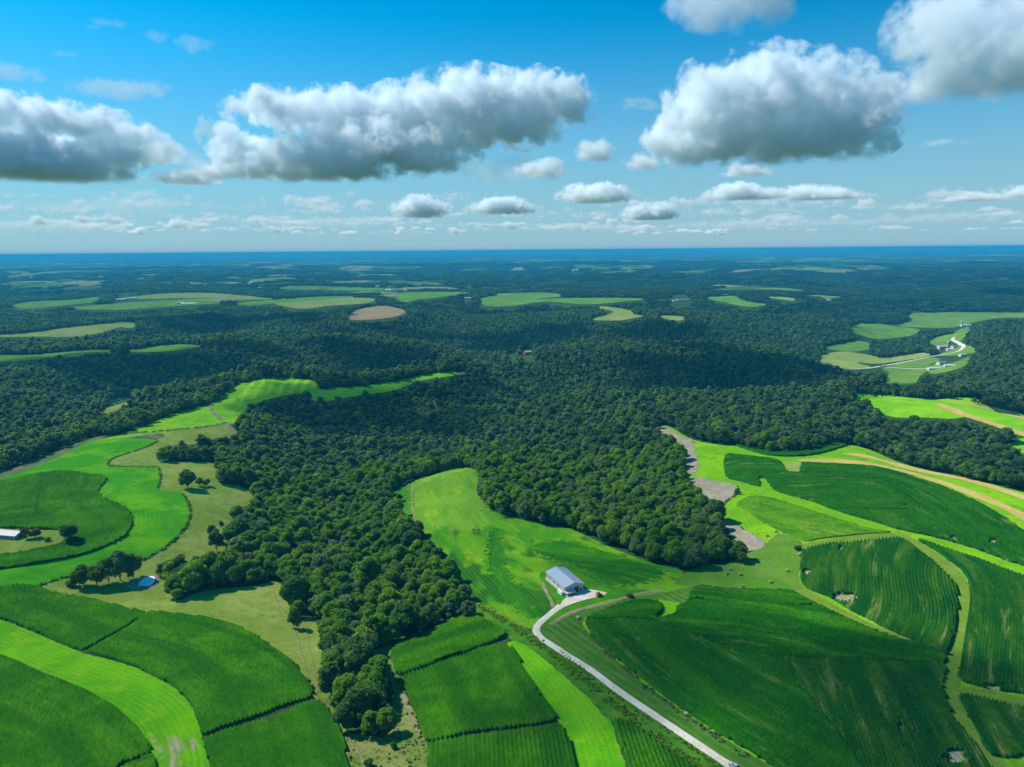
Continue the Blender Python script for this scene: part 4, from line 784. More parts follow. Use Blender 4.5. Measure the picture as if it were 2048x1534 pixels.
VAR_O = {}
def carrier(me):
    if me.name not in VAR_O: VAR_O[me.name] = bpy.data.objects.new(me.name, me)
    return VAR_O[me.name]
def cover(name, pts, variants, **props):
    """one mesh of points that grows a chosen tree shape on each"""
    x, y, z, var, rot, scl = pts
    me = npmesh(name, np.c_[x, y, z], attrs={'rot': rot, 'scl': scl}); at = me.attributes.new('kindno', 'INT', 'POINT'); at.data.foreach_set('value', var.astype(np.int32))
    for m_ in LEAF.values(): me.materials.append(m_)
    o = link(name, me, **props)
    g = bpy.data.node_groups.new(name, 'GeometryNodeTree'); g.interface.new_socket('Geometry', in_out='INPUT', socket_type='NodeSocketGeometry'); g.interface.new_socket('Geometry', in_out='OUTPUT', socket_type='NodeSocketGeometry')
    N = g.nodes.new; Lk = g.links.new; gi = N('NodeGroupInput'); go = N('NodeGroupOutput'); jn = N('GeometryNodeJoinGeometry')
    def na(nm, ty):
        a = N('GeometryNodeInputNamedAttribute'); a.data_type = ty; a.inputs['Name'].default_value = nm; return [s_ for s_ in a.outputs if s_.enabled][0]
    kn = na('kindno', 'INT'); ro = na('rot', 'FLOAT'); sc = na('scl', 'FLOAT'); cx = N('ShaderNodeCombineXYZ'); Lk(ro, cx.inputs[2]); sx = N('ShaderNodeCombineXYZ'); [Lk(sc, sx.inputs[i]) for i in range(3)]
    for k, m_ in enumerate(variants):
        oi = N('GeometryNodeObjectInfo'); oi.inputs['Object'].default_value = carrier(m_); oi.inputs['As Instance'].default_value = False
        cp = N('FunctionNodeCompare'); cp.data_type = 'INT'; cp.operation = 'EQUAL'; ins = [s_ for s_ in cp.inputs if s_.enabled]; Lk(kn, ins[0]); ins[1].default_value = k
        ip = N('GeometryNodeInstanceOnPoints'); Lk(gi.outputs[0], ip.inputs['Points']); Lk(cp.outputs[0], ip.inputs['Selection']); Lk(oi.outputs['Geometry'], ip.inputs['Instance']); Lk(cx.outputs[0], ip.inputs['Rotation']); Lk(sx.outputs[0], ip.inputs['Scale'])
        Lk(ip.outputs[0], jn.inputs[0])
    Lk(jn.outputs[0], go.inputs[0]); md = o.modifiers.new('cover', 'NODES'); md.node_group = g; return o

# the trees that stand alone or can be told apart: foot and size as in the photograph (pixels of the 2048 wide frame)
SOLO = [ # u, v, height px, width px, tone, shape, name, label
 (1475,988,19,13,'deep','cone','conifer_tree','lone cone shaped dark tree between grey tilled patches on the right ridge'),
 (375,976,33,37,'deep','round','pasture_tree','big round dark tree standing alone in the olive pasture'),
 (400,972,17,15,'deep','round','pasture_tree','small tree just right of the big round pasture tree'),
 (414,972,15,15,'mid','round','pasture_tree','second small tree right of the big round pasture tree'),
 (433,1101,42,29,'deep','round','pasture_tree','tall oval dark tree at the pasture edge, front one of a pair'),
 (425,1078,30,19,'deep','round','pasture_tree','slim tree behind the tall oval pasture tree'),
 (443,1056,15,11,'deep','round','pasture_tree','tiny dark tree above the pair on the olive pasture'),
 (461,1086,30,22,'mid','round','pasture_tree','thin light crowned tree right of the tall oval pasture tree'),
 (480,1092,24,18,'mid','round','pasture_tree','small light tree between the thin tree and the central wood'),
 (588,1255,38,24,'deep','round','pasture_tree','dark tree alone on the yellowish slope left of the wooded draw'),
 (598,1257,26,15,'mid','round','pasture_tree','narrow lighter tree touching the lone dark tree on the yellowish slope'),
 (168,1172,40,40,'deep','round','pond_tree','leftmost tall tree of the dark clump by the pond'),
 (194,1171,44,40,'deep','round','pond_tree','second tree from the left in the dark clump by the pond'),
 (218,1166,48,42,'deep','round','pond_tree','middle tree of the dark clump by the pond'),
 (241,1161,56,48,'grey','round','pond_tree','tallest grey green tree of the clump by the pond'),
 (266,1154,46,36,'deep','round','pond_tree','rightmost tree of the dark clump, closest to the pond'),
 (146,1172,13,24,'deep','round','shrub','low dark shrub at the left foot of the pond clump'),
 (262,1157,20,16,'mid','round','shrub','light shrub between the dark clump and the pond'),
 (137,1082,36,32,'deep','round','yard_tree','dark full tree at the right end of the farmyard in the corn'),
 (53,1077,25,18,'bare','round','yard_tree','taller sparse grey tree beside the white farm shed'),
 (71,1076,19,22,'bare','round','yard_tree','shorter sparse grey tree between the shed and the dark yard tree'),
 (95,1082,7,14,'mid','round','shrub','low bush in the dry grass of the farmyard'),
 (322,1150,25,17,'deep','round','pasture_tree','slim dark tree right of the pond at the wood corner'),
 (346,1150,33,30,'deep','round','pasture_tree','round dark tree right of the pond, before the wood'),
 (376,1160,30,24,'mid','cone','pasture_tree','pointed green tree at the wood corner right of the pond'),
 (354,1200,22,24,'yellow','round','shrub','yellow green shrub at the left tip of the lower wood edge'),
 (1948,807,12,10,'deep','round','hill_tree','single dark tree on the bright hill field beyond the right wood'),
 (1956,808,6,6,'deep','round','shrub','tiny shrub right of the single tree on the bright hill field'),
 (799,1004,17,15,'deep','round','glade_tree','dark round tree in the small glade left of the meadow'),
 (785,1017,20,19,'deep','round','glade_tree','tree below the dark round one in the small glade'),
 (1084,1049,23,16,'grey','round','meadow_tree','oval tree standing out from the wood on the upper meadow edge'),
 (1003,1032,22,12,'grey','round','meadow_tree','narrow tree beside the white tank on the upper meadow edge'),
 (742,1474,48,36,'mid','round','draw_tree','light green tree at the very tip of the wooded draw'),
 (694,1462,54,46,'deep','round','draw_tree','full dark tree at the lower left tip of the wooded draw'),
 (764,1476,13,12,'deep','round','shrub','dark shrub below the tip tree of the wooded draw'),
 (787,1498,11,16,'deep','round','shrub','low dark shrub alone in the rough tussocky pasture'),
 (727,1476,14,13,'mid','round','shrub','grey green shrub left of the tip tree of the draw'),
 (737,1534,14,22,'deep','round','shrub','dark shrub at the frame bottom in the rough pasture'),
 (1595,1100,8,16,'deep','round','shrub','dark shrub where the grass tracks meet left of the rowed corn'),
 (1260,1194,6,16,'deep','round','shrub','dark low shrub on the track right of the gravel yard'),
 (1243,1006,46,42,'yellow','round','forest_tree','bright yellow green tree standing out in the middle wood'),
 (728,772,8,26,'deep','round','shrub','dark shrub mound on the far edge of the striped field'),
 (1478,1122,34,40,'deep','round','forest_tree','dark spreading tree at the outer corner of the wood by the grey tilled tongue'),
]
def solo(u, v, hp, wp, tone, shape, name, label, seed):
    p = ground(u, v)[0]; w = proj(p[None])[2][0]; Ht = hp*w/F/math.cos(math.atan2(H-p[2], math.hypot(p[0], p[1])))*.98; R = wp*w/F*.52
    lv = int(np.clip(500+hp*wp*1.6, 600, 4200)) if tone != 'bare' else 500
    c, t = tree_meshes(seed, tone, R, max(Ht, R*.7), 16 if hp > 14 else 8, lv, max(.3, R*.135), shape, one=False, sub=2)
    if name == 'shrub':
        o = link(name, c, loc=tuple(p), label=label, category='shrub'); return
    e = bpy.data.objects.new(name, None); COL.objects.link(e); e.location = p; e['label'] = label; e['category'] = 'tree'
    link('crown', c, e); link('trunk', t, e)
for i, s_ in enumerate(SOLO): solo(*s_, seed=500+i)
sol = np.array([ground(s_[0], s_[1])[0] for s_ in SOLO])

# woods: nearest trees one by one, the rest as cover
x, y = scatter(150, 760, 7.4, 13., 1); X2, Y2 = scatter(760, 2600, 7.4, 12.5, 2)
keep = np.ones(len(x), bool)
for s_, q in zip(SOLO, sol): keep &= np.hypot(x-q[0], y-q[1]) > (5 if s_[3] > 25 else 3)
x = x[keep]; y = y[keep]
rr = np.random.default_rng(5)
z = hz(x, y); scl = .62+.52*rr.random(len(x))+.32*(rr.random(len(x)) < .18)+.12*perlin(x/40, y/40, 3); rot = rr.uniform(0, 6.28, len(x))
tonef = fbm(x/60, y/60, 31, 2); var = rr.integers(0, 12, len(x))
u, v, w = proj(np.c_[x, y, z+8])
infr = (u > -20) & (u < 2068) & (v < 1560) & seen(x, y, 7.)
order = np.argsort(np.where(infr, w, 1e9))[:268]
hero = np.zeros(len(x), bool); hero[order] = True
TN = {'mid': 'fresh green', 'deep': 'deep green', 'grey': 'grey green', 'yellow': 'yellow green'}
def spot(u, v, x, y):
    if v > 1290 and u < 800: return 'in the tip of the wooded draw'
    if u < 560: return 'in the tree belt near the pond'
    if u < 640: return 'on the central wood\'s left margin'
    if u > 1150: return 'on the right wood\'s lower edge'
    if v > 1190: return 'at the central wood\'s front'
    if u > 850: return 'against the meadow'
    return 'inside the central wood'
for i in order:
    tn = TONES[var[i]]; sz = 'large' if scl[i] > 1.05 else 'small' if scl[i] < .82 else 'middling'
    lab = f"{sz} {TN[tn]} broadleaf tree {spot(u[i], v[i], x[i], y[i])}"
    o = link('forest_tree', NEAR[var[i]], loc=(x[i], y[i], z[i]-.3), label=lab, category='tree', group=f"{sz} {TN[tn]} trees {spot(u[i], v[i], x[i], y[i])}")
    o.rotation_euler = (0, 0, rot[i]); o.scale = (scl[i],)*3
k = ~hero
cover('woods', (x[k], y[k], z[k]-.3, var[k], rot[k], scl[k]), NEAR, kind='stuff', label='dense broadleaf wood filling the ravine around the meadow', category='woods')
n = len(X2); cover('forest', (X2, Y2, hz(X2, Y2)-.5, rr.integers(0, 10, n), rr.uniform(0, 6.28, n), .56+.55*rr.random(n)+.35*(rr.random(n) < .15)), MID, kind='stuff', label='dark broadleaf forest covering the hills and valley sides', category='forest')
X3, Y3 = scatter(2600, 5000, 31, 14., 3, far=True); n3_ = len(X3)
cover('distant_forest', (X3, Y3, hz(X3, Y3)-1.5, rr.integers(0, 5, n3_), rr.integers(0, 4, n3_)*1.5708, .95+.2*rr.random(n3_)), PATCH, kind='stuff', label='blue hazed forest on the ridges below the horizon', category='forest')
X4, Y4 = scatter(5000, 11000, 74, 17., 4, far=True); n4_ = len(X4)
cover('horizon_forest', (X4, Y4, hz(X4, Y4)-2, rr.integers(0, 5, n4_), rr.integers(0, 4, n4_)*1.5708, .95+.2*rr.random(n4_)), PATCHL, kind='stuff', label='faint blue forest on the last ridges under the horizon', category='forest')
print('TREES hero', hero.sum(), 'near', k.sum(), 'mid', n, 'patch', n3_, n4_)
# ------------------------------------------------------------------ buildings, machines, bales, fence rows
M_wall = plain('metal_wall_pale', (.40, .42, .43, 1), .6, vary=.08); M_roof = plain('metal_roof_grey', (.27, .32, .38, 1), .45, .25, .4, .10, .4)
M_white = plain('white_paint', (.62, .62, .60, 1), .6, vary=.08); M_dark = plain('dark_opening', (.035, .04, .05, 1), .5); M_blue = plain('blue_grey_wall', (.20, .27, .33, 1), .6, vary=.1)
M_conc = plain('concrete_grey', (.38, .37, .35, 1), .9, vary=.15); M_red = plain('barn_red', (.30, .06, .04, 1), .7); M_rust = plain('rusty_pale_roof', (.50, .44, .41, 1), .6, vary=.15)
M_wood = plain('grey_wood', (.22, .18, .13, 1), .85, vary=.2); M_orange = plain('orange_paint', (.75, .16, .03, 1), .45); M_tyre = plain('tyre_black', (.02, .02, .02, 1), .8)
M_glass = plain('dark_glass', (.03, .04, .05, 1), .08, 0, .6); M_car = plain('silver_paint', (.55, .57, .60, 1), .3, .3, .5, .03); M_hay = M_hay; M_bale = plain('bale_straw', (.30, .25, .13, 1), .95, vary=.3, scale=4)
M_balew = plain('bale_wrap_white', (.36, .33, .24, 1), .7, vary=.2)
class MB:
    def __init__(s): s.bm = bmesh.new()
    def box(s, x0, x1, y0, y1, z0, z1):
        v = [s.bm.verts.new(p) for p in [(x0,y0,z0),(x1,y0,z0),(x1,y1,z0),(x0,y1,z0),(x0,y0,z1),(x1,y0,z1),(x1,y1,z1),(x0,y1,z1)]]
        for f in [(3,2,1,0),(4,5,6,7),(0,1,5,4),(1,2,6,5),(2,3,7,6),(3,0,4,7)]: s.bm.faces.new([v[i] for i in f])
        return s
    def poly(s, pts, ext):           # a flat outline pushed along a vector
        a = [s.bm.verts.new(p) for p in pts]; b = [s.bm.verts.new(tuple(np.add(p, ext))) for p in pts]; n = len(a)
        s.bm.faces.new(a[::-1]); s.bm.faces.new(b)
        for i in range(n): s.bm.faces.new([a[i], a[(i+1) % n], b[(i+1) % n], b[i]])
        return s
    def cyl(s, p, ax, r, h, n=16, r2=None):
        q = Vector(ax).to_track_quat('Z', 'Y').to_matrix().to_4x4()
        bmesh.ops.create_cone(s.bm, cap_ends=True, segments=n, radius1=r, radius2=r if r2 is None else r2, depth=h, matrix=Matrix.Translation(p) @ q); return s
    def dome(s, p, r, k=.5):
        m = Matrix.Translation(p) @ Matrix.Diagonal((1, 1, k, 1)); bmesh.ops.create_uvsphere(s.bm, u_segments=14, v_segments=8, radius=r, matrix=m); return s
    def make(s, name, mat, parent=None, bevel=0, **kw):
        if bevel: bmesh.ops.bevel(s.bm, geom=s.bm.edges[:], offset=bevel, segments=2, affect='EDGES', profile=.6)
        bmesh.ops.recalc_face_normals(s.bm, faces=s.bm.faces[:])
        me = bpy.data.meshes.new(name); s.bm.to_mesh(me); s.bm.free(); me.materials.append(mat); return link(name, me, parent, **kw)
def root(name, p, ang, label, cat, group=None):
    e = bpy.data.objects.new(name, None); COL.objects.link(e); e.location = tuple(p); e.rotation_euler = (0, 0, ang); e['label'] = label; e['category'] = cat
    if group: e['group'] = group
    return e
def roof_prof(L, W, h, rise, over=.5, th=.22, x0=None):
    """gable roof along local X"""
    m = MB(); hw = W/2+over; k = rise/(W/2); x0 = -L/2-over if x0 is None else x0
    m.poly([(x0, -hw, h-over*k+.02), (x0, 0, h+rise+.02), (x0, hw, h-over*k+.02), (x0, hw, h-over*k+th), (x0, 0, h+rise+th), (x0, -hw, h-over*k+th)], (L+2*over, 0, 0)); return m
def walls(L, W, h, rise, down=1.5):
    return MB().poly([(-L/2, -W/2, -down), (-L/2, W/2, -down), (-L/2, W/2, h), (-L/2, 0, h+rise), (-L/2, -W/2, h)], (L, 0, 0))
def gable(name, p, ang, L, W, h, rise, wm, rm, label, cat='barn', doors=1, wins=0):
    e = root(name, p, ang, label, cat); walls(L, W, h, rise).make('wall', wm, e); roof_prof(L, W, h, rise).make('roof', rm, e)
    for i in range(doors): MB().box(L/2-.02, L/2+.08, -W*.2, W*.2, 0, h*.8).make('door', M_dark, e)
    for i in range(wins):
        x = -L/2+L*(i+.5)/wins; MB().box(x-.6, x+.6, -W/2-.06, -W/2+.02, h*.4, h*.75).make('window', M_dark, e)
    return e
# the grey machine barn: long left wall, gable with the big door towards the yard
A = np.array(_pl(np.array(1129.), np.array(1190.), 0.)); B = np.array(_pl(np.array(1161.5), np.array(1177.), 0.)); Cc = np.array(_pl(np.array(1093.5), np.array(1157.5), 0.))
ex = (A-Cc); Lb = np.linalg.norm(ex); ex /= Lb; ey = np.array([-ex[1], ex[0]]); Wb = abs((B-A)@ey); cen = (A+Cc)/2+ey*Wb/2*np.sign((B-A)@ey)
print('BARN', Lb, Wb)
bz = float(hz(cen[0], cen[1]))
e = root('machine_barn', (cen[0], cen[1], bz+.3), math.atan2(ex[1], ex[0]), 'large pale metal barn with grey gable roof and big dark door beside the gravel yard', 'barn')
h = 4.6; rise = 1.9
walls(Lb, Wb, h, rise, 2.5).make('wall', M_wall, e); roof_prof(Lb, Wb, h, rise, .55, .25).make('roof', M_roof, e)
MB().box(-Lb/2-.6, Lb/2+.2, -Wb/2-.75, -Wb/2-.003, -2.5, .55).make('foundation', M_conc, e)
MB().box(Lb/2+.002, Lb/2+.12, Wb*.02, Wb*.24, .1, 3.7).make('sliding_door', M_dark, e)
MB().box(Lb/2+.002, Lb/2+.10, Wb*.34, Wb*.41, .1, 2.2).make('side_door', M_dark, e)
for i in range(3):
    x = -Lb/2+Lb*(.16+.25*i); wn = MB().box(x-.55, x+.55, -Wb/2-.06, -Wb/2-.002, 1.5, 2.9).make('window', M_dark, e); MB().box(x-.7, x+.7, -Wb/2-.10, -Wb/2-.061, 1.32, 1.46).make('sill', M_white, wn)
MB().poly([(Lb/2+.01, -Wb/2-.3, 2.35), (Lb/2+.01, -.1, 2.35), (Lb/2+3., -.1, 1.95), (Lb/2+3., -Wb/2-.3, 1.95)], (0, 0, .16)).make('porch_roof', M_white, e)
MB().box(Lb/2+.6, Lb/2+2.7, -Wb/2-.1, -1., -1.4, .15).make('porch_deck', M_conc, e)
for y in (-Wb/2-.1, -Wb*.25, -.3): MB().box(Lb/2+2.75, Lb/2+2.92, y-.08, y+.08, -1.2, 1.93).make('porch_post', M_wood, e)
MB().box(Lb/2-5.2, Lb/2-.1, -Wb/2-2., -Wb/2-.76, -2.2, 1.9).make('lean_to', M_white, e)
MB().box(-Lb/2-.4, Lb/2+.4, -Wb/2-.72, -Wb/2-.60, h-.58, h-.44).make('gutter', M_white, e)
# farmstead at the left edge
p = ground(0, 1077)[0]; q = ground(31, 1080)[0]; d_ = q-p; an = math.atan2(d_[1], d_[0])
Ls = 46.; px_ = np.array([math.cos(an), math.sin(an)]); wv = np.array([-math.sin(an), math.cos(an)]); c_ = q[:2]-px_*Ls/2+wv*4.2
gable('livestock_shed', (c_[0], c_[1], hz(c_[0], c_[1])+.1), an, Ls, 8.5, 2.7, 1.4, M_blue, M_rust, 'long white roofed shed with blue grey wall cut by the left frame edge', 'shed', 1, 10)
# valley farms and far farmsteads: u, v, angle, length, width, height
def at(u, v): return ground(u, v)[0]
def farm(name, u, v, ang, L, W, h, rise, wm, rm, label, cat, wins=0): gable(name, at(u, v), ang, L, W, h, rise, wm, rm, label, cat, 1, wins)
farm('dairy_barn', 1887, 697, .1, 34, 13, 6, 4, M_white, M_rust, 'white dairy barn left of the tall silo in the right valley', 'barn', 6)
farm('small_barn', 1908, 696, .3, 15, 10, 5, 3, M_white, M_roof, 'small white barn right of the tall silo in the right valley', 'barn')
farm('farm_shed', 1900, 700, .0, 18, 9, 3, 1.6, M_white, M_white, 'low white shed in front of the tall silo', 'shed')
farm('farmhouse', 1882, 729, .3, 20, 11, 5, 3, M_white, M_roof, 'grey roofed farmhouse in the trees below the valley road', 'house', 4)
farm('low_barn', 1866, 739, .05, 24, 9, 3.5, 2, M_white, M_white, 'low white barn at the end of the valley lane', 'barn')
farm('farm_shed', 1899, 733, -.2, 22, 9, 3, 1.6, M_white, M_white, 'white shed on the bare yard right of the grey roofed farmhouse', 'shed')
farm('farmhouse', 1924, 712, .2, 14, 9, 4, 2.5, M_white, M_rust, 'small pale house above the tree line beside the valley road bend', 'house', 3)
farm('dairy_barn', 1931, 653, .0, 34, 12, 5, 3, M_white, M_rust, 'white barn of the far valley farm near the right hill', 'barn', 5)
farm('roadside_shed', 1767, 734, .4, 14, 8, 3.5, 2, M_wood, M_conc, 'grey shed beside the valley road bridge', 'shed')
farm('red_house', 1055, 708, .5, 22, 12, 6, 4, M_red, M_rust, 'red house with a pale roof in the wooded valley at the centre', 'house', 3)
farm('valley_house', 1085, 703, .2, 16, 9, 4, 2.5, M_white, M_roof, 'pale house half hidden right of the red house', 'house', 3)
for (nm, u, v, L, W, h, wm, rm, lab) in [
 ('long_barn', 378, 609, 62, 14, 5, M_white, M_white, 'long white barn on the far left plateau field edge'), ('plateau_barn', 362, 608, 26, 12, 6, M_red, M_rust, 'reddish barn left of the long white plateau barn'),
 ('plateau_barn', 242, 601, 44, 14, 6, M_red, M_rust, 'red roofed barn of the left plateau farmstead'), ('plateau_barn', 265, 598, 38, 14, 6, M_white, M_roof, 'pale barn at the right of the left plateau farmstead'),
 ('bright_barn', 777, 583, 34, 20, 10, M_white, M_white, 'brightest white barn on the plateau left of centre'), ('bright_shed', 789, 582, 30, 12, 6, M_white, M_roof, 'smaller white shed just right of the brightest barn'),
 ('plateau_house', 755, 574, 26, 14, 7, M_white, M_white, 'white house above and left of the brightest barn'), ('plateau_shed', 936, 598, 34, 12, 5, M_white, M_rust, 'white shed at the left tip of the long plateau field'),
 ('plateau_barn', 1366, 602, 52, 14, 6, M_white, M_roof, 'grey roofed barn on the right plateau edge'), ('plateau_shed', 1351, 603, 24, 10, 5, M_white, M_rust, 'small white shed left of the grey roofed plateau barn'),
 ('horizon_barn', 1150, 543, 60, 24, 14, M_white, M_white, 'lone white barn far out on the dark plain'), ('horizon_barn', 420, 583, 70, 16, 7, M_red, M_rust, 'pinkish long barn at the top of the left plateau fields'),
 ('plateau_shed', 524, 577, 50, 14, 7, M_white, M_white, 'white shed in the flat fields left of the brightest barn'), ('plateau_barn', 1448, 592, 30, 12, 6, M_red, M_roof, 'dark red barn among trees on the right plateau'),
 ('quarry_shed', 1655, 603, 30, 14, 6, M_white, M_rust, 'pale shed in the woods above the right valley')]:
    farm(nm, u, v, .1, L, W, h, h*.4, wm, rm, lab, 'barn' if 'barn' in nm else 'house' if 'house' in nm else 'shed')
def silo(u, v, r, h, label):
    e = root('silo', at(u, v), 0, label, 'silo'); MB().cyl((0, 0, h/2-1), (0, 0, 1), r, h+2, 18).make('tower', M_conc, e); MB().dome((0, 0, h), r*1.02, .7).make('dome', M_white, e)
    MB().box(r, r+.7, -.5, .5, 0, h).make('chute', M_white, e)
silo(1896, 696, 3.2, 18, 'tall pale silo of the right valley farm by the road'); silo(1923, 652, 3., 17, 'white silo of the far valley farm near the right hill')
# round bales
def bale(u, v, lab, white=False, a=0.):
    p = at(u, v); e = root('hay_bale', (p[0], p[1], p[2]+.82), a, lab, 'hay bale', 'round hay bales on the mown ridge')
    m = MB().cyl((0, 0, 0), (1, 0, 0), .88, 1.6, 22); bmesh.ops.bevel(m.bm, geom=[x for x in m.bm.edges if len(x.link_faces) == 2 and x.calc_face_angle() > 1], offset=.12, segments=2, affect='EDGES'); m.make('straw_roll', M_balew if white else M_bale, e)
    w = MB()
    for x in (-.45, .45): w.cyl((x, 0, 0), (1, 0, 0), .895, .18, 22)
    w.make('net_wrap', M_balew, e)
for i, (u, v, lab) in enumerate([(1534,1073,'hay bale left of a pair nearest the grey tilled tongue'), (1552,1065,'hay bale nearest the light crop wedge, upper one of a pair'), (1599,1111,'hay bale just below the dark shrub where the tracks meet'),
  (1461,1140,'upper hay bale of three below the wood corner'), (1453,1149,'leftmost hay bale of three below the wood corner'), (1481,1151,'rightmost hay bale of three below the wood corner'),
  (1574,1143,'hay bale alone beside the rowed corn block'), (1541,1166,'hay bale on the greyish hay rows left of the rowed corn'), (1485,1175,'hay bale close to the top edge of the vast corn field'), (1157,1238,'pale hay bale at the drive bend by the vast corn field'), (1372,1431,'pale hay bale beside the drive halfway down the vast corn field')]):
    bale(u, v, lab, i > 8, i*.9)
# small things on the ridge
p = at(1384, 885); e = root('hunting_stand', p, .3, 'small pale hunting hut on legs at the tip of the right ridge', 'hut')
MB().box(-1.2, 1.2, -1.2, 1.2, 2.2, 4.3).make('cabin', M_white, e); MB().poly([(-1.5, -1.5, 4.31), (-1.5, 1.5, 4.31), (-1.5, 0, 5.1)], (3, 0, 0)).make('roof', M_dark, e); MB().box(1.201, 1.25, -.5, .5, 3, 3.7).make('window', M_dark, e)
for a, b in ((-1, -1), (1, -1), (1, 1), (-1, 1)): MB().box(a-.12, a+.12, b-.12, b+.12, -.5, 2.2).make('leg', M_wood, e)
p = at(995, 1020); e = root('water_tank', p, .2, 'white rounded tank against the wood on the upper meadow edge', 'tank'); MB().cyl((0, 0, 1.5), (0, 0, 1), 1.9, 3., 18).make('body', M_balew, e); MB().dome((0, 0, 3.), 1.9, .45).make('lid', M_balew, e)
p = at(1197, 1192.5); e = root('skid_loader', (p[0], p[1], p[2]+.45), .7, 'orange loader parked at the tip of the gravel yard', 'loader')
MB().box(-1.6, 1.1, -.75, .75, .5, 1.25).make('body', M_orange, e, .08); MB().box(-1.0, .5, -.6, .6, 1.26, 2.3).make('cab', M_glass, e, .06); MB().box(-1.05, .55, -.65, .65, 2.31, 2.42).make('roof', M_orange, e)
for y in (-.85, .72): MB().poly([(-1.5, y, 1.9), (-1.3, y, 2.1), (1.7, y, .9), (1.8, y, .6), (1.6, y, .6)], (0, .13, 0)).make('lift_arm', M_orange, e)
MB().poly([(1.6, -1, .1), (2.6, -1, .1), (2.6, -1, .25), (1.8, -1, .3), (1.8, -1, .9), (1.6, -1, .9)], (0, 2, 0)).make('bucket', M_dark, e)
for x in (-1., .7):
    for y in (-.95, .95): MB().cyl((x, y, .45), (0, 1, 0), .5, .35, 16).make('wheel', M_tyre, e)
p = at(1468, 1536); q = at(1440, 1517); an = math.atan2(q[1]-p[1], q[0]-p[0]); e = root('parked_car', (p[0], p[1], p[2]+.42), an, 'silver car on the gravel drive at the bottom frame edge', 'car')
MB().poly([(-2.3, -.88, .35), (2.3, -.88, .35), (2.35, -.88, .75), (1.9, -.88, .92), (.9, -.88, 1.0), (-2.2, -.88, 1.02), (-2.35, -.88, .8)], (0, 1.76, 0)).make('body', M_car, e, .07)
MB().poly([(.95, -.78, 1.0), (.25, -.72, 1.5), (-1.5, -.72, 1.52), (-2.15, -.78, 1.02)], (0, 1.5, 0)).make('windows', M_glass, e, .03)
MB().box(-1.45, .2, -.7, .7, 1.525, 1.58).make('roof', M_car, e)
for y in (-.62, .62): MB().box(2.32, 2.38, y-.18, y+.18, .62, .78).make('headlight', M_white, e)
for x in (-1.4, 1.45):
    for y in (-.85, .85): MB().cyl((x, y, .33), (0, 1, 0), .33, .22, 18).make('wheel', M_tyre, e)

# weedy fence rows and rough growth
def tufts(name, lines, label, mat, seed, cat='weeds'):
    r = np.random.default_rng(seed); Vs, Qs, Tn, n0 = [], [], [], 0
    for (pts, width, step, size) in lines:
        g = smooth(pts, 6., False); w = ground(g[:, 0], g[:, 1])[:, :2]; s = np.r_[0, np.cumsum(np.linalg.norm(np.diff(w, axis=0), axis=1))]
        q = np.arange(0, s[-1], step); q = q[perlin(q/9., q*0+seed, seed) > -.22]; m = len(q)
        x = np.interp(q, s, w[:, 0])+r.normal(0, width, m); y = np.interp(q, s, w[:, 1])+r.normal(0, width, m); S = size*r.uniform(.5, 1.5, m); z = hz(x, y)
        for k in range(9):
            d = r.standard_normal((m, 3)); d[:, 2] = np.abs(d[:, 2]); d /= np.linalg.norm(d, axis=1)[:, None]
            p = np.c_[x, y, z]+d*S[:, None]*.8; nn = d+.6*r.standard_normal((m, 3)); nn /= np.linalg.norm(nn, axis=1)[:, None]; a1 = np.cross(nn, r.standard_normal((m, 3))); a1 /= np.linalg.norm(a1, axis=1)[:, None]; a2 = np.cross(nn, a1); e_ = (S*.62)[:, None]
            Vs.append(np.stack([p-a1*e_-a2*e_*.7, p+a1*e_-a2*e_, p+a1*e_*.9+a2*e_, p-a1*e_*.8+a2*e_*.9], 1).reshape(-1, 3)); Qs.append(np.arange(m*4).reshape(-1, 4)+n0); n0 += 4*m; Tn.append(np.repeat(r.random(m), 4))
    link(name, npmesh(name, np.vstack(Vs), quads=np.vstack(Qs), mat=mat, attrs={'tint': np.concatenate(Tn)}), kind='stuff', label=label, category=cat)
tufts('fence_weeds', [([(316,882),(293,894),(258,906),(226,917),(215,929)], .5, .8, .8), ([(215,931),(250,934),(315,935),(320,941),(321,958),(316,978)], .5, .9, .75), ([(366,988),(376,1004),(381,1026),(376,1046),(358,1071),(331,1095),(294,1116),(275,1126)], .5, .7, .8),
  ([(82,1170),(110,1160),(146,1152)], .6, .7, .9), ([(205,877),(250,868),(300,864),(400,855),(455,846)], .6, .9, .9), ([(1440,1015),(1460,998),(1480,985)], .5, .8, .7)], 'dark weedy fence rows round the winding hay strip and pasture', LEAF['deep'], 3)
tufts('bank_weeds', [([(799,1364),(811,1389),(834,1442),(853,1489)], .9, 1.1, .8), ([(551,1299),(580,1323),(600,1345),(615,1367),(628,1392)], .5, 2.2, .9), ([(700,1490),(720,1534)], 3., 1.2, .5), ([(770,1340),(800,1440),(830,1534)], 4., .6, .42), ([(780,1500),(830,1534)], 5, .6, .4)], 'scattered dark weeds in the rough pasture beside the square corn block', LEAF['deep'], 4)
tufts('roadside_weeds', [([(960,1210),(1040,1262),(1075,1285),(1150,1345),(1250,1425),(1330,1485),(1420,1550)], 1.3, .22, .55), ([(1120,1300),(1200,1368),(1300,1440),(1440,1534)], .6, .4, .4)], 'green ditch weeds along the left side of the gravel drive', LEAF['mid'], 5)
tufts('field_margin_weeds', [([(1178,1262),(1212,1302),(1260,1345),(1330,1402),(1420,1466),(1500,1516)], .9, .4, .55)], 'greyish weeds between the hay rows and the vast corn field', LEAF['grey'], 6)
